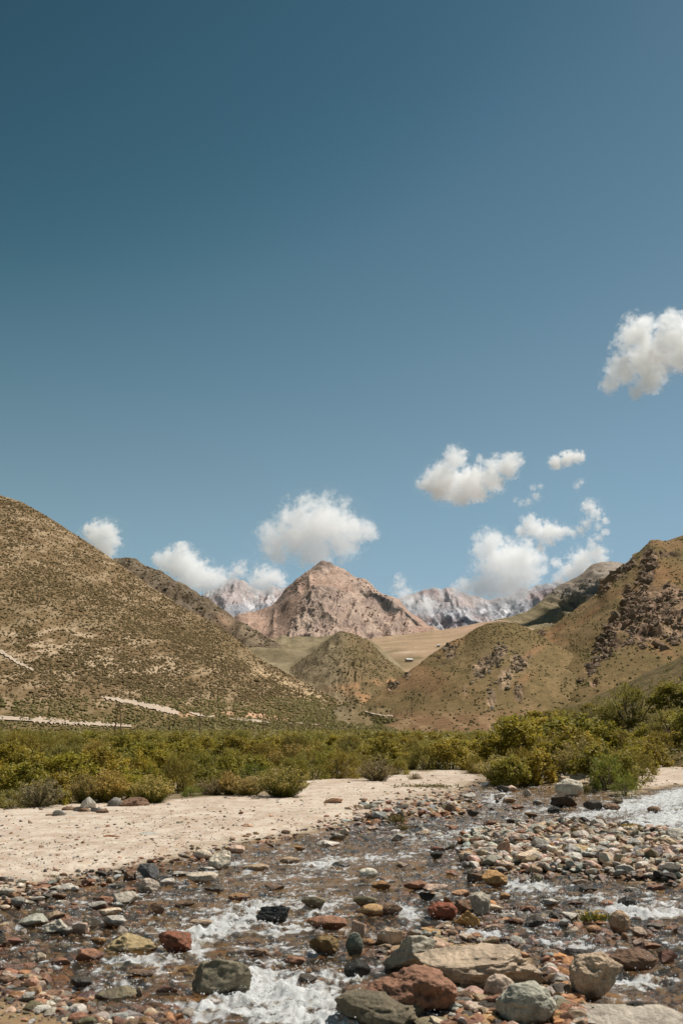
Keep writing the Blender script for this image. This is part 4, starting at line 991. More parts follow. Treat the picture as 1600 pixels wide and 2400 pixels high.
# fine gravel on the dry banks
N = 36000
u = r.uniform(-60, 1660, N); v = 1808 + 600 * r.random(N)
x, y = G(u, v)
sd = dryness(x, y)
clus = .12 + .55 * ss(-.1, .5, fbm(x * .45, y * .22, 0, 4, 311)) + .45 * blob(u, v, 960, 1870, 260, 50, -8)
keep = (sd > -.15) & (r.random(N) < clus + .6 * np.exp(-(sd / .8) ** 2)) & (y < 75)
x, y, sd = x[keep], y[keep], sd[keep]
sz = np.clip(r.lognormal(math.log(.03), .6, len(x)), .012, .14) * (.6 + .4 * y / 25)
scatter_stones('pebbles', np.stack([x, y], -1), sz, pick_cols(len(x), np.array([.2, .12, .14, .24, .03, .01, .14, .08, .03, .01, .16, .01, .02, .03]), 6) * .92, ground_z(x, y, sd) + .002, 0, gravel_mat, 4)

# ------------------------------------------------------------------ the stream
wc = np.concatenate([np.linspace(-.9, -.38, 40)[:-1], np.linspace(-.38, .38, 390), np.linspace(.38, .9, 40)[1:]])
wr = np.concatenate([np.geomspace(4, 9.8, 40)[:-1], np.geomspace(9.8, 62, 420)])
WX = wc[None, :] * wr[:, None]
WY = np.repeat(wr[:, None], len(wc), 1)
WU, WV = uv(WX, WY, 0 * WX)
wsd = dryness(WX, WY)
FOAM = [(690, 2330, 120, 52, 0, 1.25), (590, 2290, 70, 40, -20, .8), (760, 2385, 120, 34, 0, .9), (480, 2370, 130, 26, -6, .75), (620, 2120, 85, 22, -10, .95), (530, 2165, 90, 24, -8, .85), (450, 2200, 70, 22, -15, .9), (760, 2130, 60, 22, -10, .85),
        (655, 2180, 60, 16, 0, .7), (755, 2018, 40, 12, -15, .9), (860, 2010, 90, 7, -6, .7), (700, 2050, 120, 6, -8, .55), (1240, 2075, 60, 18, 0, .9), (1340, 2098, 90, 10, -3, .85), (1480, 2128, 80, 13, 0, .9), (1560, 2140, 70, 15, 0, .8), (1440, 2138, 40, 16, -20, .6),
        (1560, 2115, 60, 10, 0, .55), (1110, 2190, 60, 12, 0, .75), (940, 2130, 40, 16, 0, .7), (960, 2150, 34, 10, 0, .7), (1340, 2215, 60, 14, 0, .65), (1425, 2255, 32, 20, 40, .95), (1470, 2290, 60, 14, 10, .7), (1540, 2290, 80, 16, 0, .8), (1290, 2210, 34, 14, 20, .5),
        (1520, 1880, 110, 14, -8, 1.2), (1570, 1910, 90, 24, -6, 1.3), (1500, 1930, 90, 10, -4, .8), (1420, 1905, 60, 8, -8, .7), (1340, 1912, 60, 7, -8, .6), (1250, 1900, 60, 6, -8, .5), (1165, 1868, 34, 16, -30, .8), (1580, 1858, 50, 8, -10, 1.2), (1090, 1985, 70, 7, -8, .6),
        (1120, 1945, 60, 8, -10, .6), (1270, 1945, 50, 6, 0, .5), (1010, 1965, 70, 6, -10, .5), (330, 2250, 70, 10, 0, .8), (480, 2235, 50, 16, 20, .6), (400, 2260, 60, 8, 0, .5), (290, 2250, 50, 6, 0, .7), (830, 2290, 40, 20, 0, .6), (540, 2030, 60, 6, -8, .4)]
foam = np.zeros_like(WX)
for fu, fv, ru, rv, rot, k in FOAM:
    foam = foam + k * blob(WU, WV, fu, fv, ru, rv, rot)
for (ru_, rv_, w_, rx, ry, rr) in ROCKS:
    if ry < 60:
        d2 = ((WX - rx + rr * .35) / (rr * 1.25)) ** 2 + ((WY - ry + rr * .55) / (rr * .95)) ** 2
        foam = foam + .30 * np.exp(-d2)
fx, fy = WX + .55 * WY, WY - .3 * WX                       # along the current
st = fbm(fx * 1.6, fy * 6.0, 0, 5, 201, .6)
sp = fbm(WX * 14, WY * 11, 0, 3, 202)
foam = .95 * foam + .46 * st + .34 - .5 * ss(.05, .5, fbm(fx * .55, fy * 2.0, 0, 3, 209)) * ss(.5, 1.0, foam)
fil = ridged(fx * 2.6 + .5 * fbm(WX * 2, WY * 2, 0, 2, 207), fy * 7.5, 0, 4, 208)
fil2 = ridged(fx * 5.5, fy * 17, 0, 3, 210)
foam = foam + .16 * (fil2 - .6)
fmask = ss(.22, 1.10, foam + .42 * st + .6 * sp * ss(.1, .5, foam) + .55 * (fil - .62) + .35 * (fil2 - .62))
calm = ss(-.02, .5, -wsd + .15)
turb = .25 + 1.3 * np.clip(foam, 0, 1.2)
ch = .05 * fbm(fx * 1.7, fy * 2.8, 0, 3, 203) + .042 * (.45 + .8 * turb) * (ridged(fx * 2.3, fy * 4.4, 0, 4, 204) - .6) + .024 * turb * fbm(WX * 12, WY * 10, 0, 3, 205)
lump = .17 * np.clip(foam - .5, 0, 1) * (ridged(WX * 2.3, WY * 2.8, 0, 4, 206) - .35)
WZ = -.012 + (ch + lump) * (.35 + .65 * calm)
mw = NT('stream_water')
pos = mw.n('NewGeometry').outputs['Position']
fm = mw.n('Attribute', attribute_name='foam').outputs['Fac']
pn = mw.noise(pos, 13.0, 6.0, .7, .5)
pn2 = mw.noise(pos, 75.0, 2.0, .6)
hh = mw.math('ADD', pn, mw.math('MULTIPLY', pn2, .45))
bmp = mw.n('Bump', {'Height': hh, 'Distance': .03, 'Strength': .55}).outputs[0]
fres = mw.n('Fresnel', {'IOR': 1.333, 'Normal': bmp}).outputs[0]
clear = mw.n('BsdfTransparent', {'Color': (.87, .78, .63)}).outputs[0]
murk = mw.n('BsdfDiffuse', {'Color': (.19, .145, .085)}).outputs[0]
body = mw.n('MixShader', {0: .12, 1: clear, 2: murk}).outputs[0]
gl = mw.n('BsdfGlossy', {'Color': (1, 1, 1), 'Roughness': .07, 'Normal': bmp}).outputs[0]
wat = mw.n('MixShader', {0: mw.math('MULTIPLY', fres, .6), 1: body, 2: gl}).outputs[0]
fmk = mw.math('MULTIPLY', mw.ramp(fm, .02, .6), mw.ramp(mw.math('ADD', pn, mw.math('MULTIPLY', mw.math('SUBTRACT', fm, .5), .42)), .24, .80, 0, .97), True)
fb = mw.n('Bump', {'Height': pn, 'Distance': .03, 'Strength': .35}).outputs[0]
white = mw.n('MixShader', {0: .3, 1: mw.n('BsdfDiffuse', {'Color': (.79, .805, .80), 'Normal': fb}).outputs[0], 2: mw.n('BsdfTranslucent', {'Color': (.79, .805, .80), 'Normal': fb}).outputs[0]}).outputs[0]
stream_mat = mw.end(mw.n('MixShader', {0: fmk, 1: wat, 2: white}).outputs[0])
tag(put('stream_water', mesh('stream_water', np.stack([WX, WY, WZ], -1), grid_faces(len(wr), len(wc)), stream_mat, True, {'foam': fmask.ravel()})), kind='structure')

# drops thrown up by the rapids, plus white specks standing in for sun glints
rf = (fmask.ravel() + .30 * ss(-.1, .35, st.ravel()) + .10) * (wsd.ravel() < .1)
p = rf * WY.ravel() * (np.abs(WX.ravel() / WY.ravel()) < .40) * (WY.ravel() > 9.8)
p = p / p.sum()
idx = np.random.default_rng(9).choice(len(p), 24000, p=p)
q = np.random.default_rng(10)
V0 = np.array([(1, 0, 0), (-1, 0, 0), (0, 1, 0), (0, -1, 0), (0, 0, 1), (0, 0, -1)], float)
F0 = np.array([(0, 2, 4), (2, 1, 4), (1, 3, 4), (3, 0, 4), (2, 0, 5), (1, 2, 5), (3, 1, 5), (0, 3, 5)])
rad = np.clip(q.lognormal(math.log(.0055), .45, len(idx)), .003, .014) * np.sqrt(WY.ravel()[idx] / 14)
h = q.exponential(.04, len(idx)) * np.clip(foam.ravel()[idx], .15, 1)
ctr = np.stack([WX.ravel()[idx] + q.normal(0, .03, len(idx)), WY.ravel()[idx] + q.normal(0, .03, len(idx)), WZ.ravel()[idx] + h + .004], -1)
PV = (V0[None] * rad[:, None, None] + ctr[:, None, :]).reshape(-1, 3)
PF = (F0[None] + (np.arange(len(idx)) * 6)[:, None, None]).reshape(-1, 3)
msp = NT('spray_and_glint_white')
spm = msp.end(msp.n('BsdfPrincipled', {'Base Color': (.9, .9, .9), 'Roughness': .25}).outputs[0])
tag(put('spray_and_glints', mesh('spray_and_glints', PV, PF, spm)), kind='stuff')
# ------------------------------------------------------------------ tracks cut into the foot of the left hill
mr = NT('pale_track')
pos = mr.n('NewGeometry').outputs['Position']
nz = mr.noise(pos, .9, 6.0, .7)
road_mat = mr.end(mr.n('BsdfPrincipled', {'Base Color': mr.mixc(mr.ramp(nz, .3, .7), (.42, .31, .22), (.56, .45, .34)), 'Roughness': .95,
                                          'Normal': mr.n('Bump', {'Height': nz, 'Distance': .3}).outputs[0]}).outputs[0])
def surf(u, v):
    """the first surface behind a pixel among the flats, the right bank and the left hill"""
    best = None
    if v > 1702:
        x, y = G(u, v)
        best = Vector((float(x), float(y), 0.0))
    for hn in ('right_bank_slope', 'left_hill', 'right_spur'):
        A, X, Y, z, U, V, t = HILLS[hn]
        a = float(ae(u, v)[0])
        if A[0] < a < A[-1]:
            j = int(np.searchsorted(A, a))
            if V[0, min(j, len(A) - 1)] > v > V[:, min(j, len(A) - 1)].min():
                p = hill_at(hn, u, v)
                if best is None or p.y < best.y:
                    best = p
    return best if best is not None else at(u, v, 600)

def track(name, centre, seed):
    V, n = [], 0
    r = random.Random(seed)
    TRACKS.append(centre)
    for (u0, v0, t0), (u1, v1, t1) in zip(centre, centre[1:]):
        k = max(2, int(abs(u1 - u0) / 3))
        for i in range(k):
            f = i / k
            u, v, th = u0 + (u1 - u0) * f, v0 + (v1 - v0) * f, t0 + (t1 - t0) * f
            th *= r.uniform(.55, 1.3)
            for e in (-.5, -.17, .17, .5):
                p = surf(u, v + e * th)
                d = (p - Vector((0, 0, CAM_H))).normalized()
                V.append(p - d * 1.2 + Vector((0, 0, .25)))
            n += 1
    return tag(put(name, mesh(name, [tuple(p) for p in V], grid_faces(n, 4), road_mat)), kind='structure')
TRACKS = []
track('hillside_track', [(-60, 1488, 9), (0, 1528, 11), (40, 1553, 10), (82, 1573, 3)], 1)
track('dirt_track', [(238, 1637, 3), (275, 1641, 9), (320, 1650, 11), (365, 1660, 12), (400, 1668, 13), (422, 1674, 4)], 2)
track('valley_track', [(-80, 1681, 9), (0, 1685, 10), (60, 1688, 10), (120, 1692, 11), (180, 1697, 10), (240, 1699, 9), (312, 1704, 6)], 3)
track('valley_track', [(445, 1672, 2), (458, 1675, 7), (480, 1679, 6), (505, 1679, 4)], 4)
track('valley_track', [(535, 1684, 3), (575, 1688, 6), (615, 1692, 7), (640, 1694, 3)], 5)
track('valley_track', [(672, 1695, 2), (700, 1696, 4), (752, 1699, 3)], 8)
track('far_track', [(855, 1668, 2), (870, 1671, 6), (895, 1676, 5), (924, 1680, 2)], 6)
track('far_track', [(812, 1694, 10), (835, 1697, 3), (860, 1704, 4), (880, 1708, 2)], 7)

# ------------------------------------------------------------------ low shrubs that cover the slopes
msr = NT('slope_shrub')
sc_ = msr.n('Attribute', attribute_name='Col').outputs['Color']
shrub_mat = msr.end(msr.n('BsdfPrincipled', {'Base Color': sc_, 'Roughness': .95, 'Specular IOR Level': .05}).outputs[0])
def blobs(name, x, y, z, size, cols, seed, flat=.75):
    r = np.random.default_rng(seed)
    V, Fc = V0, F0
    n = len(x)
    P = V[None] * r.uniform(.55, 1.3, (n, 6, 1)) * size[:, None, None]
    P[:, :, 2] *= flat
    P = P + np.stack([x, y, z + size * .3], -1)[:, None]
    C = np.repeat(cols, 6, 0) * r.uniform(.8, 1.2, (n * 6, 1))
    return tag(put(name, mesh(name, P.reshape(-1, 3), (Fc[None] + (np.arange(n) * 6)[:, None, None]).reshape(-1, 3), shrub_mat, False, {'Col': C})), kind='stuff')
def shrub_cols(n, seed, a=(.125, .09, .042), b=(.225, .168, .085)):
    r = np.random.default_rng(seed)
    return mix(a, b, r.random(n) ** 1.3)

def off_track(u, v):
    d = np.full(np.shape(u), 99.0)
    for c in TRACKS:
        for (u0, v0, t0), (u1, v1, t1) in zip(c, c[1:]):
            k = np.clip((u - u0) / (u1 - u0), 0, 1)
            d = np.minimum(d, np.hypot((u - u0 - k * (u1 - u0)) * .5, v - 2 - v0 - k * (v1 - v0)) - .45 * (t0 + t1) / 2)
    return np.where(d > -.6, 1.0, .0)
def dl(u, v, x, y):
    n = fbm(u / 60, v / 45, 0, 4, 301)
    return np.clip(.62 + .75 * n, .12, 1) * (1 - .85 * np.clip(blob(u, v, 720, 1622, 120, 13, 25), 0, 1)) * (u > -40) * off_track(u, v)
x, y, z, u, v = hill_sample('left_hill', 120000, dl, 51)
r = np.random.default_rng(52)
s_ = np.clip(r.lognormal(math.log(.60), .36, len(x)), .35, 1.9)
c_ = shrub_cols(len(x), 53)
low = v > 1640 + 20 * fbm(u / 50, v / 50, 0, 2, 302)
c_[low] = shrub_cols(int(low.sum()), 54, (.15, .125, .05), (.235, .19, .085))
s_[low] *= 1.1
blobs('hillside_shrubs', x, y, z, s_, c_, 55)
x, y, z, u, v = hill_sample('right_mountain', 22000, lambda u, v, x, y: np.clip(.12 + .8 * ss(.05, .45, fbm(u / 26 - v / 40, v / 40, 0, 3, 303)) + .5 * blob(u, v, 1540, 1290, 60, 20), 0, .9) * (u < 1640), 56)
blobs('mountain_shrubs', x, y, z, np.random.default_rng(57).uniform(.35, 1.25, len(x)), shrub_cols(len(x), 58, (.12, .105, .042), (.19, .155, .07)), 59)
x, y, z, u, v = hill_sample('right_spur', 16000, lambda u, v, x, y: np.clip(.08 + .7 * ss(1545, 1470, v) + .5 * ss(.1, .5, fbm(u / 22, v / 22, 0, 3, 304)), 0, .9), 60)
blobs('spur_shrubs', x, y, z, np.random.default_rng(61).uniform(.3, .95, len(x)), shrub_cols(len(x), 62, (.12, .10, .042), (.19, .15, .07)), 63)
x, y, z, u, v = hill_sample('scrub_mound', 6000, lambda u, v, x, y: np.clip(.25 + .8 * blob(u, v, 850, 1545, 60, 50, 30) + .3 * blob(u, v, 835, 1640, 70, 18), 0, .9), 64)
blobs('mound_shrubs', x, y, z, np.random.default_rng(65).uniform(.45, 1.3, len(x)), shrub_cols(len(x), 66, (.10, .085, .04), (.16, .13, .06)), 67)
x, y, z, u, v = hill_sample('left_ridge', 7000, lambda u, v, x, y: np.clip(.4 + .8 * fbm(u / 26, v / 26, 0, 3, 305), 0, .9), 68)
blobs('ridge_shrubs', x, y, z, np.random.default_rng(69).uniform(.7, 2.0, len(x)), shrub_cols(len(x), 70, (.09, .075, .035), (.14, .11, .055)), 71)
x, y, z, u, v = hill_sample('grey_shoulder', 700, lambda u, v, x, y: .5 + 0 * u, 72)
blobs('shoulder_shrubs', x, y, z, np.random.default_rng(73).uniform(.8, 2.2, len(x)), shrub_cols(len(x), 74, (.10, .09, .06), (.14, .12, .08)), 75)

# broken rock on the crags of the right hand hills, the brown ridge, the grey shoulder and the pink peak
mcg = NT('crag_rock')
cg = mcg.n('Attribute', attribute_name='Col').outputs['Color']
nz = mcg.noise(mcg.n('NewGeometry').outputs['Position'], .9, 5.0, .65)
kz = mcg.ramp(nz, .3, .7, .65, 1.3)
crag_mat = mcg.end(mcg.n('BsdfPrincipled', {'Base Color': mcg.mixc(1.0, cg, mcg.n('CombineColor', {0: kz, 1: kz, 2: kz}).outputs[0], 'MULTIPLY'), 'Roughness': .95, 'Specular IOR Level': .1,
                                            'Normal': mcg.n('Bump', {'Height': nz, 'Distance': .6}).outputs[0]}).outputs[0])
def crags(name, hn, n, spots, smin, smax, ca, cb, seed, base=0.0, cell=26.0, tall=1.7):
    def dens(u, v, x, y):
        m_ = np.full(np.shape(u), base)
        for a in spots:
            m_ = np.maximum(m_, min(a[5], 1.0) * blob(u, v, *a[:5]))
        k = fbm(u / cell - v / cell * .6, v / cell + u / cell * .5, 0, 4, seed)
        return np.clip(ss(.22, .85, m_ * .8 + .75 * k) * (m_ > .1), 0, 1)
    x, y, z, u, v = hill_sample(hn, n, dens, seed)
    rr = np.random.default_rng(seed + 1)
    sz = np.clip(rr.lognormal(math.log(smin * 1.7), .5, len(x)), smin, smax)
    col = mix(ca, cb, rr.random(len(x)))
    scatter_stones(name, np.stack([x, y], -1), sz, col, z, 0, crag_mat, seed, tall)
crags('mountain_crag_rocks', 'right_mountain', 34000, CRAGS, 1.3, 7, (.19, .13, .09), (.35, .25, .175), 911, .0, 22, 1.5)
crags('crest_crag_rocks', 'right_mountain', 14000, [(1425, 1362, 48, 16, -38, 1), (1462, 1335, 28, 12, -38, 1), (1518, 1322, 16, 28, 10, 1), (1512, 1358, 15, 15, 0, 1), (1408, 1512, 18, 34, 20, .9), (1445, 1452, 14, 40, 28, .9)], 2.5, 11, (.12, .085, .06), (.27, .195, .13), 921, .0, 16, 1.7)
crags('spur_crag_rocks', 'right_spur', 24000, SPURC, .8, 4.2, (.17, .13, .085), (.36, .28, .195), 912, .0, 13)
PEAKC = [(760, 1420, 70, 60, 0, .8), (880, 1455, 90, 40, 25, .9), (730, 1470, 70, 24, 0, .8), (750, 1325, 30, 16, 0, 1), (860, 1375, 70, 16, 30, .9), (690, 1380, 10, 50, 42, .7)]
crags('peak_crag_rocks', 'pink_peak', 6000, PEAKC, 4, 13, (.40, .29, .235), (.56, .42, .34), 913, .0, 15, 1.0)
crags('ridge_crag_rocks', 'left_ridge', 6000, [(360, 1350, 70, 22, 35, .7), (470, 1420, 60, 18, 40, .7), (600, 1500, 60, 12, 40, .6)], 2, 7, (.18, .14, .10), (.30, .24, .17), 914, .05, 14, 1.2)
crags('shoulder_crag_rocks', 'grey_shoulder', 9000, [(1345, 1392, 45, 16, -10, 1), (1300, 1440, 26, 12, -30, 1), (1335, 1355, 26, 10, -40, 1), (1400, 1365, 34, 12, 0, .8)], 3, 12, (.19, .17, .15), (.34, .30, .26), 915, .0, 14, 1.2)

# ------------------------------------------------------------------ bushes
mlf = NT('bush_leaf')
lc = mlf.n('Attribute', attribute_name='Col').outputs['Color']
oi = mlf.n('ObjectInfo')
lc = mlf.mixc(1.0, lc, oi.outputs['Color'], 'MULTIPLY')
dif = mlf.n('BsdfPrincipled', {'Base Color': lc, 'Roughness': .6, 'Specular IOR Level': .25}).outputs[0]
tr = mlf.n('BsdfTranslucent', {'Color': lc}).outputs[0]
leaf_mat = mlf.end(mlf.n('MixShader', {0: .38, 1: dif, 2: tr}).outputs[0])
mwd = NT('bush_wood')
wood_mat = mwd.end(mwd.n('BsdfPrincipled', {'Base Color': mwd.mixc(mwd.noise(mwd.n('NewGeometry').outputs['Position'], 8.0), (.10, .075, .05), (.22, .17, .12)), 'Roughness': .9}).outputs[0])

def quads(C, D, Wd, L, W):
    """leaf quads with centre C, axis D, side Wd, length L, width W"""
    a = D * (L * .5)[:, None]
    b = Wd * (W * .5)[:, None]
    P = np.stack([C - a - b * .5, C - a * .1 - b, C + a, C - a * .1 + b], 1)
    return P.reshape(-1, 3)

def leafy(seed, ncl=64, per=70, a=(.18, .155, .022), b=(.48, .385, .062), L=.10, wr=.6, fine=False):
    r = np.random.default_rng(seed)
    th = r.uniform(0, 6.283, ncl); ph = np.arccos(r.uniform(-.38, 1, ncl))
    rad = r.uniform(.55, 1.0, ncl) ** .6 * (1 + .22 * np.sin(3 * th + seed) * np.sin(ph))
    cc = np.stack([np.sin(ph) * np.cos(th) * rad * .85, np.sin(ph) * np.sin(th) * rad * .85, np.cos(ph) * rad * .95 + .32], -1)
    cc[:, 2] = np.maximum(cc[:, 2] * .95, .08)
    cs = r.uniform(.15, .34, ncl)
    cw = r.random(ncl)
    n = ncl * per
    off = unit(r.normal(size=(n, 3))) * (r.random((n, 1)) ** .5)
    off[:, 2] *= .8
    ci = np.repeat(np.arange(ncl), per)
    C = cc[ci] + off * cs[ci][:, None]
    up = unit(off * np.array((1, 1, .4)) + .6 * r.normal(size=(n, 3)) * np.array((1, 1, .5)))
    if fine:
        up = unit(cc[ci] - np.array((0, 0, .1)) + .45 * r.normal(size=(n, 3)))
    side = unit(np.cross(up, np.array((0, 0, 1.0)) + .5 * r.normal(size=(n, 3))))
    l = L * r.uniform(.6, 1.5, n)
    P = quads(C, up, side, l, l * wr)
    t = np.clip(.65 * cw[ci] + .35 * r.random(n), 0, 1)
    col = mix(a, b, t) * r.uniform(.85, 1.15, (n, 1))
    return P, np.arange(n * 4).reshape(-1, 4), np.repeat(col, 4, 0)

def broom(seed, ns=170, a=(.18, .16, .035), tip=(.48, .36, .12), spread=.95, grey=0.0):
    r = np.random.default_rng(seed)
    Ps, Cs = [], []
    az = r.uniform(0, 6.283, ns); til = (r.random(ns) ** .7) * spread
    ln = r.uniform(.75, 1.12, ns) * (1 - .22 * (til / spread) ** 2)
    base = np.stack([np.cos(az) * .14 * r.random(ns), np.sin(az) * .14 * r.random(ns), 0 * az], -1)
    d0 = np.stack([np.sin(til) * np.cos(az), np.sin(til) * np.sin(az), np.cos(til)], -1)
    for k in range(9):
        f0 = .16 + k * .093
        c = base + d0 * (ln * f0)[:, None] + np.array((0, 0, 1)) * (.10 * f0 * f0)
        rep = 3
        c = np.repeat(c, rep, 0) + r.normal(0, .018, (ns * rep, 3))
        d = unit(np.repeat(d0, rep, 0) + .35 * r.normal(size=(ns * rep, 3)))
        sd_ = unit(np.cross(d, r.normal(size=(ns * rep, 3))))
        Ps.append(quads(c, d, sd_, np.full(ns * rep, .12), np.full(ns * rep, .022)))
        g = np.clip((f0 - .62) / .3, 0, 1)
        cc = mix(a, tip, np.full(ns * rep, g) * r.uniform(.4, 1, ns * rep)) * r.uniform(.7, 1.25, (ns * rep, 1))
        Cs.append(np.repeat(cc, 4, 0))
    c = np.repeat(base + d0 * ln[:, None] + np.array((0, 0, .09)), 9, 0) + r.normal(0, .03, (ns * 9, 3))
    d = unit(r.normal(size=(ns * 9, 3)))
    Ps.append(quads(c, d, unit(np.cross(d, r.normal(size=d.shape))), np.full(len(d), .055), np.full(len(d), .04)))
    Cs.append(np.repeat(np.array(tip) * r.uniform(.7, 1.25, (len(d), 1)), 4, 0))
    P = np.concatenate(Ps)
    return P, np.arange(len(P)).reshape(-1, 4), np.concatenate(Cs)

def tube(p, q, r0, r1, n=5):
    p, q = np.array(p, float), np.array(q, float)
    d = unit(q - p)
    s = unit(np.cross(d, (.3, .5, .8)))
    t = np.cross(d, s)
    a = np.arange(n) * 2 * math.pi / n
    ring = np.cos(a)[:, None] * s + np.sin(a)[:, None] * t
    V = np.concatenate([p + ring * r0, q + ring * r1])
    return V, np.array([(i, (i + 1) % n, n + (i + 1) % n, n + i) for i in range(n)])
def tubes(name, segs, mat_, n=5):
    Vs, Fs, o_ = [], [], 0
    for p, q, r0, r1 in segs:
        V, Fc = tube(p, q, r0, r1, n)
        Vs.append(V); Fs.append(Fc + o_); o_ += len(V)
    return mesh(name, np.concatenate(Vs), np.concatenate(Fs), mat_)
def stems(seed, n=9):
    r = random.Random(seed)
    segs = []
    for _ in range(n):
        az, tl = r.uniform(0, 6.283), r.uniform(.15, .95)
        b = (math.cos(az) * .08, math.sin(az) * .08, -.05)
        m = (math.cos(az) * tl * .4, math.sin(az) * tl * .4, .42)
        e = (math.cos(az + .3) * tl * .75, math.sin(az + .3) * tl * .75, r.uniform(.75, 1.0))
        segs += [(b, m, .03, .02), (m, e, .02, .008)]
    return tubes('trunk', segs, wood_mat)

def crown(P, Fc, C):
    P = P.copy()
    w = max(np.percentile(np.abs(P[:, 0]), 98), np.percentile(np.abs(P[:, 1]), 98))
    P[:, :2] /= 2 * w
    P[:, 2] /= np.percentile(P[:, 2], 99)
    return mesh('crown', P, Fc, leaf_mat, False, {'Col': C})
BV = {'leafy': [crown(*leafy(s)) for s in (1, 2, 3, 4, 5)],
      'airy': [crown(*leafy(s, 72, 70, (.19, .16, .035), (.40, .325, .085), .14, .17, True)) for s in (11, 12, 13, 14)],
      'broom': [crown(*broom(s)) for s in (21, 22, 23)],
      'green': [crown(*leafy(s, 44, 60, (.13, .155, .025), (.30, .30, .055), .13, .17, True)) for s in (31, 32)],
      'dry': [crown(*broom(s, 110, (.16, .125, .065), (.36, .28, .15), 1.1)) for s in (41, 42)]}
TRUNKS = [stems(s) for s in (1, 2, 3)]
KW = {'leafy': 'leafy olive bush', 'airy': 'fine leaved grey green bush', 'broom': 'golden tipped broom bush', 'green': 'fresh green feathery bush', 'dry': 'dry straw coloured bush'}
BUSH = [  # u, base v, width, height, kind, label of its own
    (660, 1876, 106, 66, 'broom', 'round golden tipped bush alone on the edge of the sand'), (352, 1890, 80, 60, 'broom', 'pale golden feathery bush right of the long brown boulder'),
    (78, 1900, 96, 58, 'dry', 'pale straw bush at the left edge of the sand, left of the rock heap'), (20, 1902, 70, 40, 'airy', None), (196, 1890, 62, 60, 'broom', 'bush with pale yellow flower heads behind the rock heap'), (246, 1888, 82, 68, 'broom', None),
    (132, 1894, 56, 36, 'leafy', None), (306, 1862, 104, 80, 'leafy', 'dark leafy bush rising behind the long brown boulder'), (414, 1866, 84, 88, 'airy', 'tall dark bush just left of the small fresh green one'), (446, 1874, 48, 28, 'green', 'small fresh green bush low on the sand edge'),
    (492, 1870, 66, 38, 'dry', None), (536, 1870, 44, 52, 'broom', None), (578, 1872, 80, 44, 'broom', None), (592, 1840, 88, 44, 'green', 'fresh green bush behind and left of the round golden bush'),
    (150, 1850, 100, 70, 'leafy', None), (60, 1850, 100, 76, 'leafy', None), (230, 1840, 96, 70, 'leafy', None), (370, 1838, 100, 66, 'leafy', None), (10, 1840, 90, 80, 'leafy', None), (470, 1838, 90, 64, 'airy', None),
    (735, 1832, 90, 62, 'airy', None), (800, 1830, 90, 62, 'airy', None), (682, 1834, 70, 52, 'airy', None), (885, 1836, 76, 50, 'dry', 'dry straw bush at the back of the sand, in the middle of the thicket edge'), (935, 1820, 50, 36, 'airy', None), (850, 1826, 70, 50, 'airy', None),
    (973, 1832, 30, 18, 'dry', 'small dry tuft like bush on the sand by the low rubble'), (1000, 1808, 80, 60, 'airy', None), (1060, 1808, 90, 64, 'leafy', None), (1118, 1818, 50, 40, 'airy', None),
    (1168, 1836, 74, 54, 'broom', 'green and gold bush at the water, left of the low pale slab'), (1232, 1834, 96, 66, 'airy', None), (1300, 1818, 100, 72, 'airy', None), (1372, 1838, 96, 84, 'broom', 'yellow leaved bush behind the sloping tan slab'),
    (1436, 1856, 92, 72, 'green', 'spiky green bush overhanging the rapids'), (1468, 1866, 66, 40, 'green', None), (1500, 1822, 74, 70, 'leafy', None), (1532, 1790, 80, 62, 'leafy', None), (1335, 1790, 140, 116, 'leafy', 'big dark leafy bush, the tallest in the thicket above the white boulder'),
    (1226, 1792, 140, 112, 'leafy', 'big dense bush left of the tallest one above the white boulder'), (1428, 1776, 120, 86, 'leafy', None), (1150, 1792, 90, 76, 'leafy', None), (1372, 1860, 22, 18, 'green', 'tiny green plant beside the smooth white boulder'),
    (1498, 1706, 160, 100, 'airy', 'tall feathery tree like bush high on the right bank'), (1584, 1730, 100, 66, 'airy', None), (1592, 1672, 110, 76, 'leafy', 'yellow green bush at the right edge, high on the bank'), (1420, 1742, 100, 60, 'leafy', None), (1300, 1735, 90, 62, 'leafy', None),
    (1390, 1692, 80, 46, 'airy', None), (1330, 1700, 70, 40, 'airy', None), (1270, 1712, 80, 46, 'leafy', None), (1560, 1770, 90, 56, 'airy', None), (1480, 1764, 90, 50, 'airy', None), (1210, 1730, 80, 56, 'leafy', None), (1640, 1740, 110, 80, 'leafy', None), (1440, 1712, 80, 40, 'airy', None),
    (1205, 1843, 90, 58, 'leafy', None), (1265, 1840, 100, 70, 'leafy', None), (1322, 1832, 110, 82, 'leafy', None), (1404, 1846, 110, 84, 'leafy', None), (1458, 1852, 100, 72, 'leafy', None), (1352, 1812, 120, 90, 'leafy', None),
    (1486, 1838, 90, 64, 'airy', None), (1520, 1802, 90, 70, 'leafy', None), (118, 1886, 90, 60, 'leafy', None), (284, 1880, 90, 62, 'leafy', None), (335, 1872, 90, 66, 'leafy', None), (522, 1862, 70, 48, 'airy', None), (455, 1858, 84, 60, 'leafy', None),
    (545, 1808, 80, 46, 'airy', None), (1186, 1822, 30, 28, 'airy', None),
]
r = random.Random(77)
have = [(b[0], b[1], b[2]) for b in BUSH]
tries = 0
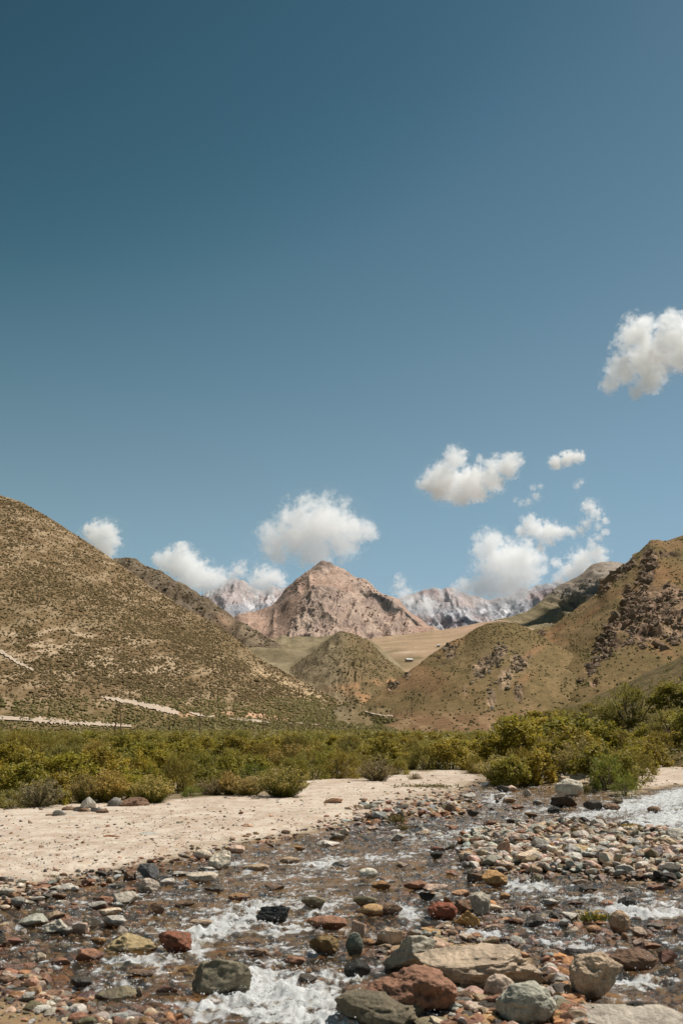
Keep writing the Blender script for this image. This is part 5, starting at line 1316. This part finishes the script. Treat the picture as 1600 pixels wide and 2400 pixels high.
while len(BUSH) < 298 and tries < 90000:
    tries += 1
    u = r.uniform(-30, 1630)
    v = 1738 + 150 * r.random() ** 1.1
    lim = np.interp(u, [-30, 0, 117, 342, 398, 602, 640, 700, 800, 938, 1075, 1132, 1260, 1400, 1440, 1500, 1560, 1630], [1892, 1890, 1886, 1878, 1868, 1860, 1845, 1822, 1820, 1810, 1804, 1816, 1814, 1815, 1820, 1790, 1762, 1756])
    if v > lim or 468 < u < 552 and 1790 < v < 1822:
        continue
    p = surf(u, v)
    w = r.uniform(1.4, 2.9) * F / p.y
    if any(abs(u - a) < (w + c) * .33 and abs(v - b) < (w + c) * .11 for a, b, c in have):
        continue
    n = float(fbm(u / 170, v / 30, 0, 3, 330))
    kd = 'leafy' if n + r.uniform(-.35, .35) > -.02 else 'airy'
    if v > lim - 22 and r.random() < .28:
        kd = r.choice(('broom', 'broom', 'green'))
    have.append((u, v, w))
    BUSH.append((u, v, w, w * r.uniform(.55, .78), kd, None))

BA = [(660, 1850, 'the round golden bush'), (309, 1890, 'the long brown boulder'), (190, 1900, 'the rock heap'), (446, 1868, 'the small fresh green bush'), (78, 1885, 'the pale straw bush'), (510, 1806, 'the bare clearing'), (885, 1830, 'the dry straw bush'),
      (1335, 1740, 'the big dark leafy bush'), (1297, 1830, 'the low pale slab'), (1436, 1840, 'the spiky green bush'), (1423, 1688, 'the white slope boulder'), (1498, 1660, 'the feathery tree like bush'), (1020, 1800, 'the low rubble'), (280, 1735, 'the twin legged pole'),
      (470, 1742, 'the second pole'), (617, 1730, 'the third pole'), (1010, 1695, 'the brown flat'), (1560, 1800, 'the bare right bank'), (1168, 1830, 'the green and gold bush'), (1372, 1810, 'the yellow leaved bush'), (592, 1835, 'the fresh green bush'), (1100, 1760, 'the middle of the thicket'), (800, 1770, 'the widest part of the thicket')]
ANCH_SAVE, ANCH = ANCH, BA
order = 0
for (u, v, w, h, kd, lab) in BUSH:
    p = surf(u, v)
    s = math.sqrt(p.x ** 2 + p.y ** 2 + 9) / F
    o = bpy.data.objects.new('bush', None)
    COL.objects.link(o)
    o.empty_display_size = .1
    o.location = p + Vector((0, w * s * .3, -.03))
    o.rotation_euler = (0, 0, r.uniform(0, 6.283))
    o.scale = (w * s * 1.08, w * s * 1.08, h * s * (.88 if u > 1130 and v < 1808 else 1.08))
    c = put('crown', r.choice(BV[kd]), o)
    k = r.uniform(.8, 1.2)
    c.color = (k * r.uniform(.92, 1.12), k, k * r.uniform(.8, 1.1), 1)
    put('trunk', r.choice(TRUNKS), o, scale=(.5, .5, .85))
    if not lab:
        size = 'big ' if w * s > 2.5 else 'small ' if w * s < 1.6 else ''
        lab = relate(u, v - h * .5, size + KW[kd])
    USED.add(lab)
    tag(o, lab, 'bush', 'bushes of the thicket along the stream')
ANCH = ANCH_SAVE

# the thicket farther off, past counting
def mass(name, x, y, z, size, seed, per, ca, cb, L):
    rr = np.random.default_rng(seed)
    n = len(x)
    ncl = 9
    cl = unit(rr.normal(size=(n, ncl, 3))) * rr.uniform(.5, 1, (n, ncl, 1))
    cl[:, :, 2] = np.abs(cl[:, :, 2]) * .8 + .1
    k = rr.integers(0, ncl, (n, per))
    C = np.take_along_axis(cl, k[:, :, None].repeat(3, 2), 1)
    off = rr.normal(0, .15, (n, per, 3))
    P = (C + off) * size[:, None, None] * np.array((.55, .55, .62)) + np.stack([x, y, z], -1)[:, None]
    P = P.reshape(-1, 3)
    d = unit(rr.normal(size=P.shape) * np.array((1, 1, .55)))
    l = L * np.repeat(size, per) * rr.uniform(.6, 1.4, len(P))
    Q = quads(P, d, unit(np.cross(d, np.array((0, 0, 1.0)) + .5 * rr.normal(size=P.shape))), l, l * .6)
    cw = rr.random((n, ncl))
    t = np.take_along_axis(cw, k, 1).reshape(-1) * .5 + .5 * np.repeat(rr.random(n), per)
    col = mix(ca, cb, t) * rr.uniform(.8, 1.2, (len(P), 1))
    return tag(put(name, mesh(name, Q, np.arange(len(Q)).reshape(-1, 4), leaf_mat, False, {'Col': np.repeat(col, 4, 0)})), kind='stuff')
q = np.random.default_rng(81)
N = 5200
Y = 62 * (440 / 62) ** (q.random(N) ** .85)
a = q.uniform(-.40, .40, N)
x, y = a * Y, Y
u, v = uv(x, y, 0 * x)
lim = np.interp(u, [0, 342, 602, 700, 938, 1075, 1400, 1630], [1880, 1870, 1848, 1812, 1800, 1792, 1790, 1750])
keep = (v < lim) & ~((u > 840) & (v < 1718) & (u < 1300)) & ~((u > 470) & (u < 550) & (v > 1797) & (v < 1822))
keep &= q.random(N) < np.clip(.75 + .8 * fbm(x / 18, y / 26, 0, 3, 340), .1, 1)
keep &= ~((u > 1230) & (v < 1790))
x, y, u, v = x[keep], y[keep], u[keep], v[keep]
z = ground_z(x, y)
sz = q.uniform(1.5, 3.1, len(x)) * np.where(y > 200, .9, np.where(y < 105, .42, np.where(y < 135, .7, 1)))
near = y < 150
mass('valley_thicket', x[near], y[near], z[near], sz[near], 82, 130, (.18, .155, .028), (.43, .35, .07), .125)
mass('distant_thicket', x[~near], y[~near], z[~near], sz[~near], 83, 50, (.18, .155, .034), (.38, .315, .08), .20)
x, y, z, u, v = hill_sample('right_bank_slope', 1500, lambda u, v, x, y: np.clip(.35 + .6 * ss(1640, 1760, v) + .6 * fbm(u / 40, v / 30, 0, 3, 341), 0, 1) * (u > 1180) * (u < 1680), 84)
mass('bank_thicket', x, y, z, np.random.default_rng(85).uniform(.8, 2.2, len(x)), 86, 80, (.15, .125, .034), (.29, .235, .07), .13)
x, y, z, u, v = hill_sample('left_hill', 9000, lambda u, v, x, y: ss(1648, 1690, v) * np.clip(.7 + fbm(u / 30, v / 12, 0, 3, 342), 0, 1) * (u > -30) * (u < 900) * np.maximum(off_track(u, v - 4), .5 * (v > 1680)), 87)
mass('foothill_thicket', x, y, z, np.random.default_rng(88).uniform(1.4, 3.2, len(x)), 89, 30, (.135, .12, .034), (.26, .22, .065), .24)

# grass and flowers among the stones
def tuft(seed, n, hgt, ca, cb, flower=None, spread=.7):
    rr = np.random.default_rng(seed)
    az = rr.uniform(0, 6.283, n); tl = rr.random(n) * spread
    b = np.stack([rr.normal(0, .22, n), rr.normal(0, .15, n), 0 * az], -1)
    d = np.stack([np.sin(tl) * np.cos(az), np.sin(tl) * np.sin(az), np.cos(tl)], -1)
    l = hgt * rr.uniform(.5, 1.1, n)
    P = quads(b + d * (l * .5)[:, None], d, unit(np.cross(d, rr.normal(size=d.shape))), l, np.full(n, .035))
    C = np.repeat(mix(ca, cb, rr.random(n)), 4, 0)
    g = mesh('blade', P, np.arange(len(P)).reshape(-1, 4), leaf_mat, False, {'Col': C})
    fl = None
    if flower:
        m_ = 26
        i = rr.integers(0, n, m_)
        c = b[i] + d[i] * l[i][:, None]
        c = np.repeat(c, 6, 0) + rr.normal(0, .03, (m_ * 6, 3))
        dd = unit(rr.normal(size=c.shape))
        Q = quads(c, dd, unit(np.cross(dd, rr.normal(size=c.shape))), np.full(len(c), .075), np.full(len(c), .06))
        fl = mesh('blossom', Q, np.arange(len(Q)).reshape(-1, 4), leaf_mat, False, {'Col': np.tile(np.array(flower), (len(Q), 1))})
    return g, fl
GR = tuft(1, 160, .9, (.12, .11, .03), (.27, .21, .09))
MO = tuft(2, 420, .35, (.13, .125, .025), (.24, .20, .05), None, 1.3)
FLW = tuft(3, 300, .8, (.10, .12, .03), (.22, .20, .05), (.75, .48, .03))
for (u, v, w, h, (g, fl), nm, lab, cat) in [
        (1480, 1956, 32, 22, FLW, 'flowering_plant', 'plant with yellow flowers on the dry cobbles by the rapids', 'flowers'), (1396, 2162, 62, 24, FLW, 'flowering_plant', 'spreading plant with yellow flowers left of the round tan stone', 'flowers'),
        (1352, 1976, 20, 40, GR, 'grass_tuft', 'tall thin grass tuft between the dry cobbles', 'grass'), (928, 1930, 40, 24, GR, 'grass_tuft', 'dry grass tuft on the stony shoal', 'grass'), (945, 1948, 26, 18, GR, 'grass_tuft', 'smaller grass tuft in front of the dry one on the shoal', 'grass'),
        (1332, 2288, 30, 20, MO, 'moss_clump', 'bright green moss clump left of the hollowed tan boulder', 'moss'), (1222, 2312, 46, 20, MO, 'moss_clump', 'olive moss under the right end of the big pale boulder', 'moss'), (1265, 2318, 40, 16, MO, 'moss_clump', 'olive moss behind the round grey green boulder', 'moss'),
        (669, 1940, 26, 10, MO, 'grass_tuft', 'low green tuft on the sand near the water', 'grass'), (405, 1985, 22, 8, MO, 'grass_tuft', 'low tuft by the flat stones in the sand', 'grass'), (330, 2012, 24, 9, MO, 'grass_tuft', 'low tuft above the dark pointed rock', 'grass'),
        (110, 2062, 44, 12, GR, 'grass_tuft', 'dry grass fringe above the left shallows', 'grass'), (1000, 1850, 120, 10, GR, 'grass_tuft', 'dry grass patch at the back of the stony shoal', 'grass'), (1376, 1862, 18, 22, GR, 'grass_tuft', 'green grass tuft right of the smooth white boulder', 'grass')]:
    x, y = G(u, v)
    s = math.hypot(float(y), 3) / F
    o = put(nm, g, loc=(float(x), float(y) + .1, -.01 if v > 1920 else .06), scale=(w * s * 1.2, w * s * .8, h * s * 1.15))
    o.color = (1, 1, 1, 1)
    tag(o, lab, cat, 'small plants among the stones')
    if fl:
        f_ = put('blossom', fl, o)
        f_.color = (1, 1, 1, 1)

# ------------------------------------------------------------------ utility poles and the far houses
mp = NT('pole_timber')
pole_mat = mp.end(mp.n('BsdfPrincipled', {'Base Color': mp.mixc(mp.noise(mp.n('NewGeometry').outputs['Position'], 3.0), (.16, .085, .05), (.27, .15, .09)), 'Roughness': .9}).outputs[0])
mi = NT('insulator_glaze')
ins_mat = mi.end(mi.n('BsdfPrincipled', {'Base Color': (.22, .20, .18), 'Roughness': .3}).outputs[0])
def pole(u, vt, Y, legs, lab, arm=1.9):
    p = at(u, vt, Y)
    H = p.z + .4
    o = bpy.data.objects.new('utility_pole', None)
    COL.objects.link(o)
    o.location = (p.x, Y, -.4)
    for dx in ([-.30, .30] if legs == 2 else [0]):
        put('post', tubes('post', [((dx * 3.2, 0, 0), (dx * .5, 0, H), .15, .11)], pole_mat, 8), o)
    a = put('crossarm', tubes('crossarm', [((-arm / 2, -.16, H - .45), (arm / 2, -.16, H - .45), .085, .085)], pole_mat, 6), o)
    for k in (-.9, 0, .9):
        put('insulator', tubes('insulator', [((k * arm / 2, -.16, H - .37), (k * arm / 2, -.16, H - .12), .06, .04)], ins_mat, 6), a)
    tag(o, lab, 'utility pole', 'utility poles along the valley')
for k, args in enumerate([(280, 1649, 245, 2, 'tall reddish pole on two legs, the nearest on the left'), (470, 1664, 290, 1, 'second utility pole from the left, a single post above the thicket'), (617, 1664, 335, 1, 'third utility pole from the left, by the pale cut bank'),
                          (688, 1675, 430, 1, 'fourth utility pole from the left, right of the cut bank'), (744, 1679, 500, 1, 'thin fifth utility pole from the left'), (782, 1688, 560, 1, 'thin short sixth utility pole from the left'),
                          (890, 1650, 560, 1, 'utility pole standing beside the far pale track'), (909, 1660, 600, 1, 'pole just right of the one beside the far track'), (926, 1662, 640, 1, 'first faint pole of the far line over the brown flat'),
                          (940, 1664, 660, 1, 'second faint pole of the far line over the brown flat'), (953, 1662, 680, 1, 'third faint pole of the far line over the brown flat'), (964, 1646, 560, 1, 'taller far pole at the right end of the far line')]):
    u, vt, Y, legs, lab = args
    gz = hill_at('right_spur', u, 1676) if u > 850 else None
    if gz is not None:
        Y = gz.y
        p = at(u, vt, Y)
        H = p.z - gz.z + .4
        o = bpy.data.objects.new('utility_pole', None)
        COL.objects.link(o)
        o.location = (p.x, Y, gz.z - .4)
        put('post', tubes('post', [((0, 0, 0), (0, 0, H), .17, .12)], pole_mat, 8), o)
        put('crossarm', tubes('crossarm', [((-.9, -.14, H - .4), (.9, -.14, H - .4), .08, .08)], pole_mat, 6), o)
        tag(o, lab, 'utility pole', 'utility poles along the valley')
    else:
        pole(u, vt, Y, legs, lab)

mwl = NT('plaster'); wall_mat = mwl.end(mwl.n('BsdfPrincipled', {'Base Color': mwl.mixc(mwl.noise(mwl.n('NewGeometry').outputs['Position'], 1.5), (.36, .29, .22), (.46, .38, .30)), 'Roughness': .9}).outputs[0])
mro = NT('sheet_roof'); roof_mat = mro.end(mro.n('BsdfPrincipled', {'Base Color': (.62, .61, .58), 'Roughness': .45, 'Specular IOR Level': .4}).outputs[0])
mdk = NT('dark_joinery'); dark_mat = mdk.end(mdk.n('BsdfPrincipled', {'Base Color': (.06, .05, .045), 'Roughness': .4}).outputs[0])
def boxes(name, bs, mat_):
    Vs, Fs, o_ = [], [], 0
    for (x0, y0, z0, x1, y1, z1) in bs:
        Vs += [(x0, y0, z0), (x1, y0, z0), (x1, y1, z0), (x0, y1, z0), (x0, y0, z1), (x1, y0, z1), (x1, y1, z1), (x0, y1, z1)]
        Fs += [[o_ + i for i in f] for f in ((0, 3, 2, 1), (4, 5, 6, 7), (0, 1, 5, 4), (1, 2, 6, 5), (2, 3, 7, 6), (3, 0, 4, 7))]
        o_ += 8
    return mesh(name, Vs, Fs, mat_, False)
def house(p, Wd, Dp, Hh, rot, lab):
    o = bpy.data.objects.new('house', None)
    COL.objects.link(o)
    o.location = p
    o.rotation_euler = (0, 0, rot)
    w, d = Wd / 2, Dp / 2
    put('wall', boxes('wall', [(-w, -d, -1, w, d, Hh)], wall_mat), o)
    V = [(-w - .4, -d - .5, Hh + .02), (w + .4, -d - .5, Hh + .02), (w + .4, d + .5, Hh + .02), (-w - .4, d + .5, Hh + .02), (-w - .4, 0, Hh + Dp * .27), (w + .4, 0, Hh + Dp * .27)]
    me = bpy.data.meshes.new('roof')
    me.from_pydata(V, [], [(0, 1, 5, 4), (2, 3, 4, 5), (1, 2, 5), (3, 0, 4), (0, 3, 2, 1)])
    me.materials.append(roof_mat)
    put('roof', me, o)
    put('door', boxes('door', [(-.5, -d - .06, 0, .5, -d - .003, 2.1)], dark_mat), o)
    for k in (-.6, .6):
        put('window', boxes('window', [(k * w - .6, -d - .05, 1, k * w + .6, -d - .003, 2.1)], dark_mat), o)
    return tag(o, lab, 'house', 'houses far up the valley')
p = hill_at('tan_terrace', 958, 1553)
house(p, 15 * p.y / F, 8, 3.2, .35, 'small white roofed house on the terrace below the pink peak')
p = hill_at('tan_terrace', 1027, 1518)
house(p, 6.5 * p.y / F, 6, 2.8, -.2, 'tiny white hut on the terrace near the spur')

# ------------------------------------------------------------------ clouds
def cloud_stuff(dens, R, lobes, torn):
    """vapour: thick in the heart of each billow, torn to nothing at its rim"""
    m = NT('cloud_vapour')
    tc = m.n('TexCoord').outputs['Object']
    f = None
    for c, rl in lobes:
        d = m.n('VectorMath', {0: tc, 1: tuple(c)}, operation='DISTANCE').outputs['Value']
        g = m.math('SUBTRACT', 1.0, m.math('DIVIDE', d, rl * (1.42 + 1.7 * torn)))
        f = g if f is None else m.n('Math', {0: f, 1: g, 2: .12}, operation='SMOOTH_MAX').outputs[0]
    big = m.noise(tc, 1.7 / R, 3.0, .5)
    fin = m.noise(tc, 4.6 / R, 8.0, .6, .6)
    k = m.math('ADD', m.math('MULTIPLY', big, 2.6), m.math('ADD', m.math('MULTIPLY', fin, 3.6), m.math('MULTIPLY', m.noise(tc, 9.0 / R, 4.0, .55), 1.2)))
    k = m.math('ADD', m.math('SUBTRACT', k, 4.3 + 1.1 * torn), m.math('MULTIPLY', f, 2.2 - .7 * torn))
    d = m.math('MULTIPLY', m.ramp(k, .06, .85), dens)
    v = m.n('VolumePrincipled', {'Color': (1, 1, 1), 'Density': d, 'Anisotropy': .3})
    m.t.links.new(v.outputs[0], m.out.inputs['Volume'])
    skin = m.n('MixShader', {0: .99, 1: m.n('BsdfDiffuse', {'Color': (.95, .95, .95)}).outputs[0], 2: m.n('BsdfTransparent').outputs[0]})
    return m.end(skin.outputs[0])
def z8(L):
    return [(900 + a / 2.24, 650 + b / 2.24, c / 2.24) for a, b, c in L]
CLOUDS = [
    (2690, z8([(1400, 420, 150), (1330, 330, 120), (1500, 330, 130), (1250, 480, 90), (1190, 560, 60), (1330, 590, 50), (1400, 560, 70), (1500, 250, 80), (1360, 240, 50), (1560, 400, 110), (1650, 320, 120), (1320, 620, 30), (1520, 190, 40)]), 1.0, 'large bright cloud cut off by the right edge of the sky'),
    (4240, z8([(330, 1060, 110), (230, 1090, 60), (370, 960, 70), (460, 1080, 110), (560, 1060, 80), (640, 990, 75), (690, 960, 45), (560, 980, 50), (400, 1150, 60), (500, 1140, 50), (280, 1130, 55), (500, 955, 30)]), 1.0, 'wide humped cloud floating alone right of the pink peak, halfway up the sky'),
    (4600, z8([(900, 975, 40), (960, 950, 45), (1020, 940, 35)]), .9, 'small oval cloud right of the wide humped one'),
    (4600, z8([(690, 1170, 16), (720, 1185, 20), (755, 1180, 24), (795, 1150, 26), (780, 1105, 22), (820, 1095, 18)]), .4, 'thin ragged wisp below the small oval cloud'),
    (4600, z8([(1010, 1095, 22), (1030, 1075, 20)]), .38, 'tiny faint puff to the right of the ragged wisp'),
    (6300, z8([(600, 1480, 120), (560, 1400, 80), (500, 1420, 45), (700, 1480, 110), (660, 1580, 130), (520, 1620, 80), (430, 1620, 55), (760, 1540, 80), (800, 1460, 50), (740, 1610, 55), (620, 1640, 60), (480, 1370, 28), (380, 1640, 40), (830, 1540, 34)]), .95, 'biggest low cloud hiding the crest of the snowy range'),
    (6000, z8([(760, 1290, 45), (790, 1320, 55), (850, 1340, 60), (910, 1340, 42), (870, 1385, 30), (960, 1330, 26), (720, 1330, 36), (820, 1420, 26)]), .85, 'cloud joined above the right shoulder of the biggest low one'),
    (6000, z8([(1075, 1205, 42), (1110, 1240, 40), (1060, 1290, 30), (1160, 1280, 24), (1030, 1330, 30), (990, 1340, 26), (1120, 1310, 24)]), .6, 'ragged upright cloud at the upper right of the low group'),
    (6200, z8([(1050, 1500, 80), (980, 1550, 60), (1110, 1450, 55), (1090, 1400, 35), (920, 1580, 40), (1140, 1480, 40), (1160, 1340, 22), (1120, 1370, 24), (900, 1500, 32)]), .85, 'leaning cloud rising from behind the grey shoulder'),
    (5200, [(225, 1250, 30), (250, 1245, 28), (262, 1270, 24), (240, 1282, 36), (210, 1242, 16)], 1.0, 'small round cloud peeping over the slope of the left hill'),
    (6800, [(423, 1319, 46), (393, 1319, 30), (449, 1345, 42), (490, 1362, 36), (510, 1352, 24), (428, 1292, 26), (370, 1310, 16)], 1.0, 'bright billowing cloud above the brown left ridge'),
    (6800, [(559, 1337, 20), (546, 1350, 18), (570, 1324, 12), (530, 1362, 16)], .6, 'small torn wisp left of the pink peak'),
    (6600, [(622, 1360, 32), (645, 1350, 22), (600, 1372, 20), (658, 1368, 16)], .85, 'low cloud resting on the crest just left of the pink peak'),
    (5600, [(735, 1235, 70), (690, 1260, 52), (650, 1272, 42), (780, 1222, 56), (825, 1250, 42), (800, 1278, 40), (742, 1282, 46), (690, 1230, 44), (865, 1246, 24), (765, 1200, 38), (625, 1250, 26), (650, 1300, 24)], .9, 'large soft cloud hanging right above the pink peak'),
    (6400, [(938, 1372, 18), (945, 1392, 22), (934, 1356, 12), (960, 1410, 22), (1000, 1420, 26)], .55, 'faint plume of cloud right of the pink peak'),
]
for ci, (Y, lobes, dens, lab) in enumerate(CLOUDS):
    rr = np.random.default_rng(500 + ci)
    V1, F1 = ico(2)
    Vs, Fs, off, LB = [], [], 0, []
    c0 = at(sum(l[0] for l in lobes) / len(lobes), sum(l[1] for l in lobes) / len(lobes), Y)
    for (lu, lv, lr) in lobes:
        R = lr * Y / F
        c = np.array(at(lu, lv, Y)) - np.array(c0)
        c[1] += rr.uniform(-.3, .3) * R
        LB.append((c, R))
        puffs = [(c, R * (1.36 + 1.5 * (1 - dens)))]
        for _ in range(int(9 + 5 * dens)):
            d = unit(rr.normal(size=3)); d[2] = d[2] if d[2] > -.3 else d[2] * .5
            q_ = c + d * R * rr.uniform(.6, .9)
            k = R * rr.uniform(.28, .52)
            puffs.append((q_, k))
            for _ in range(2 if lr > 18 else 1):
                e = unit(d + .9 * rr.normal(size=3))
                puffs.append((q_ + e * k * rr.uniform(.6, .95), k * rr.uniform(.3, .6)))
        for pc, pr in puffs:
            sc3 = np.array((rr.uniform(.9, 1.35), rr.uniform(.9, 1.2), rr.uniform(.7, 1.0)))
            P = V1 * sc3
            n = fbm(P[:, 0] * 1.4 + pc[0], P[:, 1] * 1.4 + pc[1], P[:, 2] * 1.4 + pc[2], 3, 7)
            P = P * (pr * (1 + .35 * n))[:, None] + pc
            Vs.append(P); Fs.append(F1 + off); off += len(P)
    Rm = max(l[2] for l in lobes) * Y / F
    o = put('cloud', mesh('cloud', np.concatenate(Vs), np.concatenate(Fs), None, True), loc=c0)
    md = o.modifiers.new('skin', 'REMESH')                          # the puffs become one closed body
    md.mode = 'VOXEL'
    md.voxel_size = max(Rm * .085, 3.0)
    md.use_smooth_shade = True
    me = bpy.data.meshes.new_from_object(o.evaluated_get(bpy.context.evaluated_depsgraph_get()))
    o.modifiers.clear()
    old = o.data
    o.data = me
    bpy.data.meshes.remove(old)
    me.name = 'cloud'
    me.materials.clear()
    me.materials.append(cloud_stuff(dens * 2.5 / Rm, Rm, LB, .9 * (1 - dens)))
    tag(o, lab, 'cloud', 'fair weather clouds over the mountains')
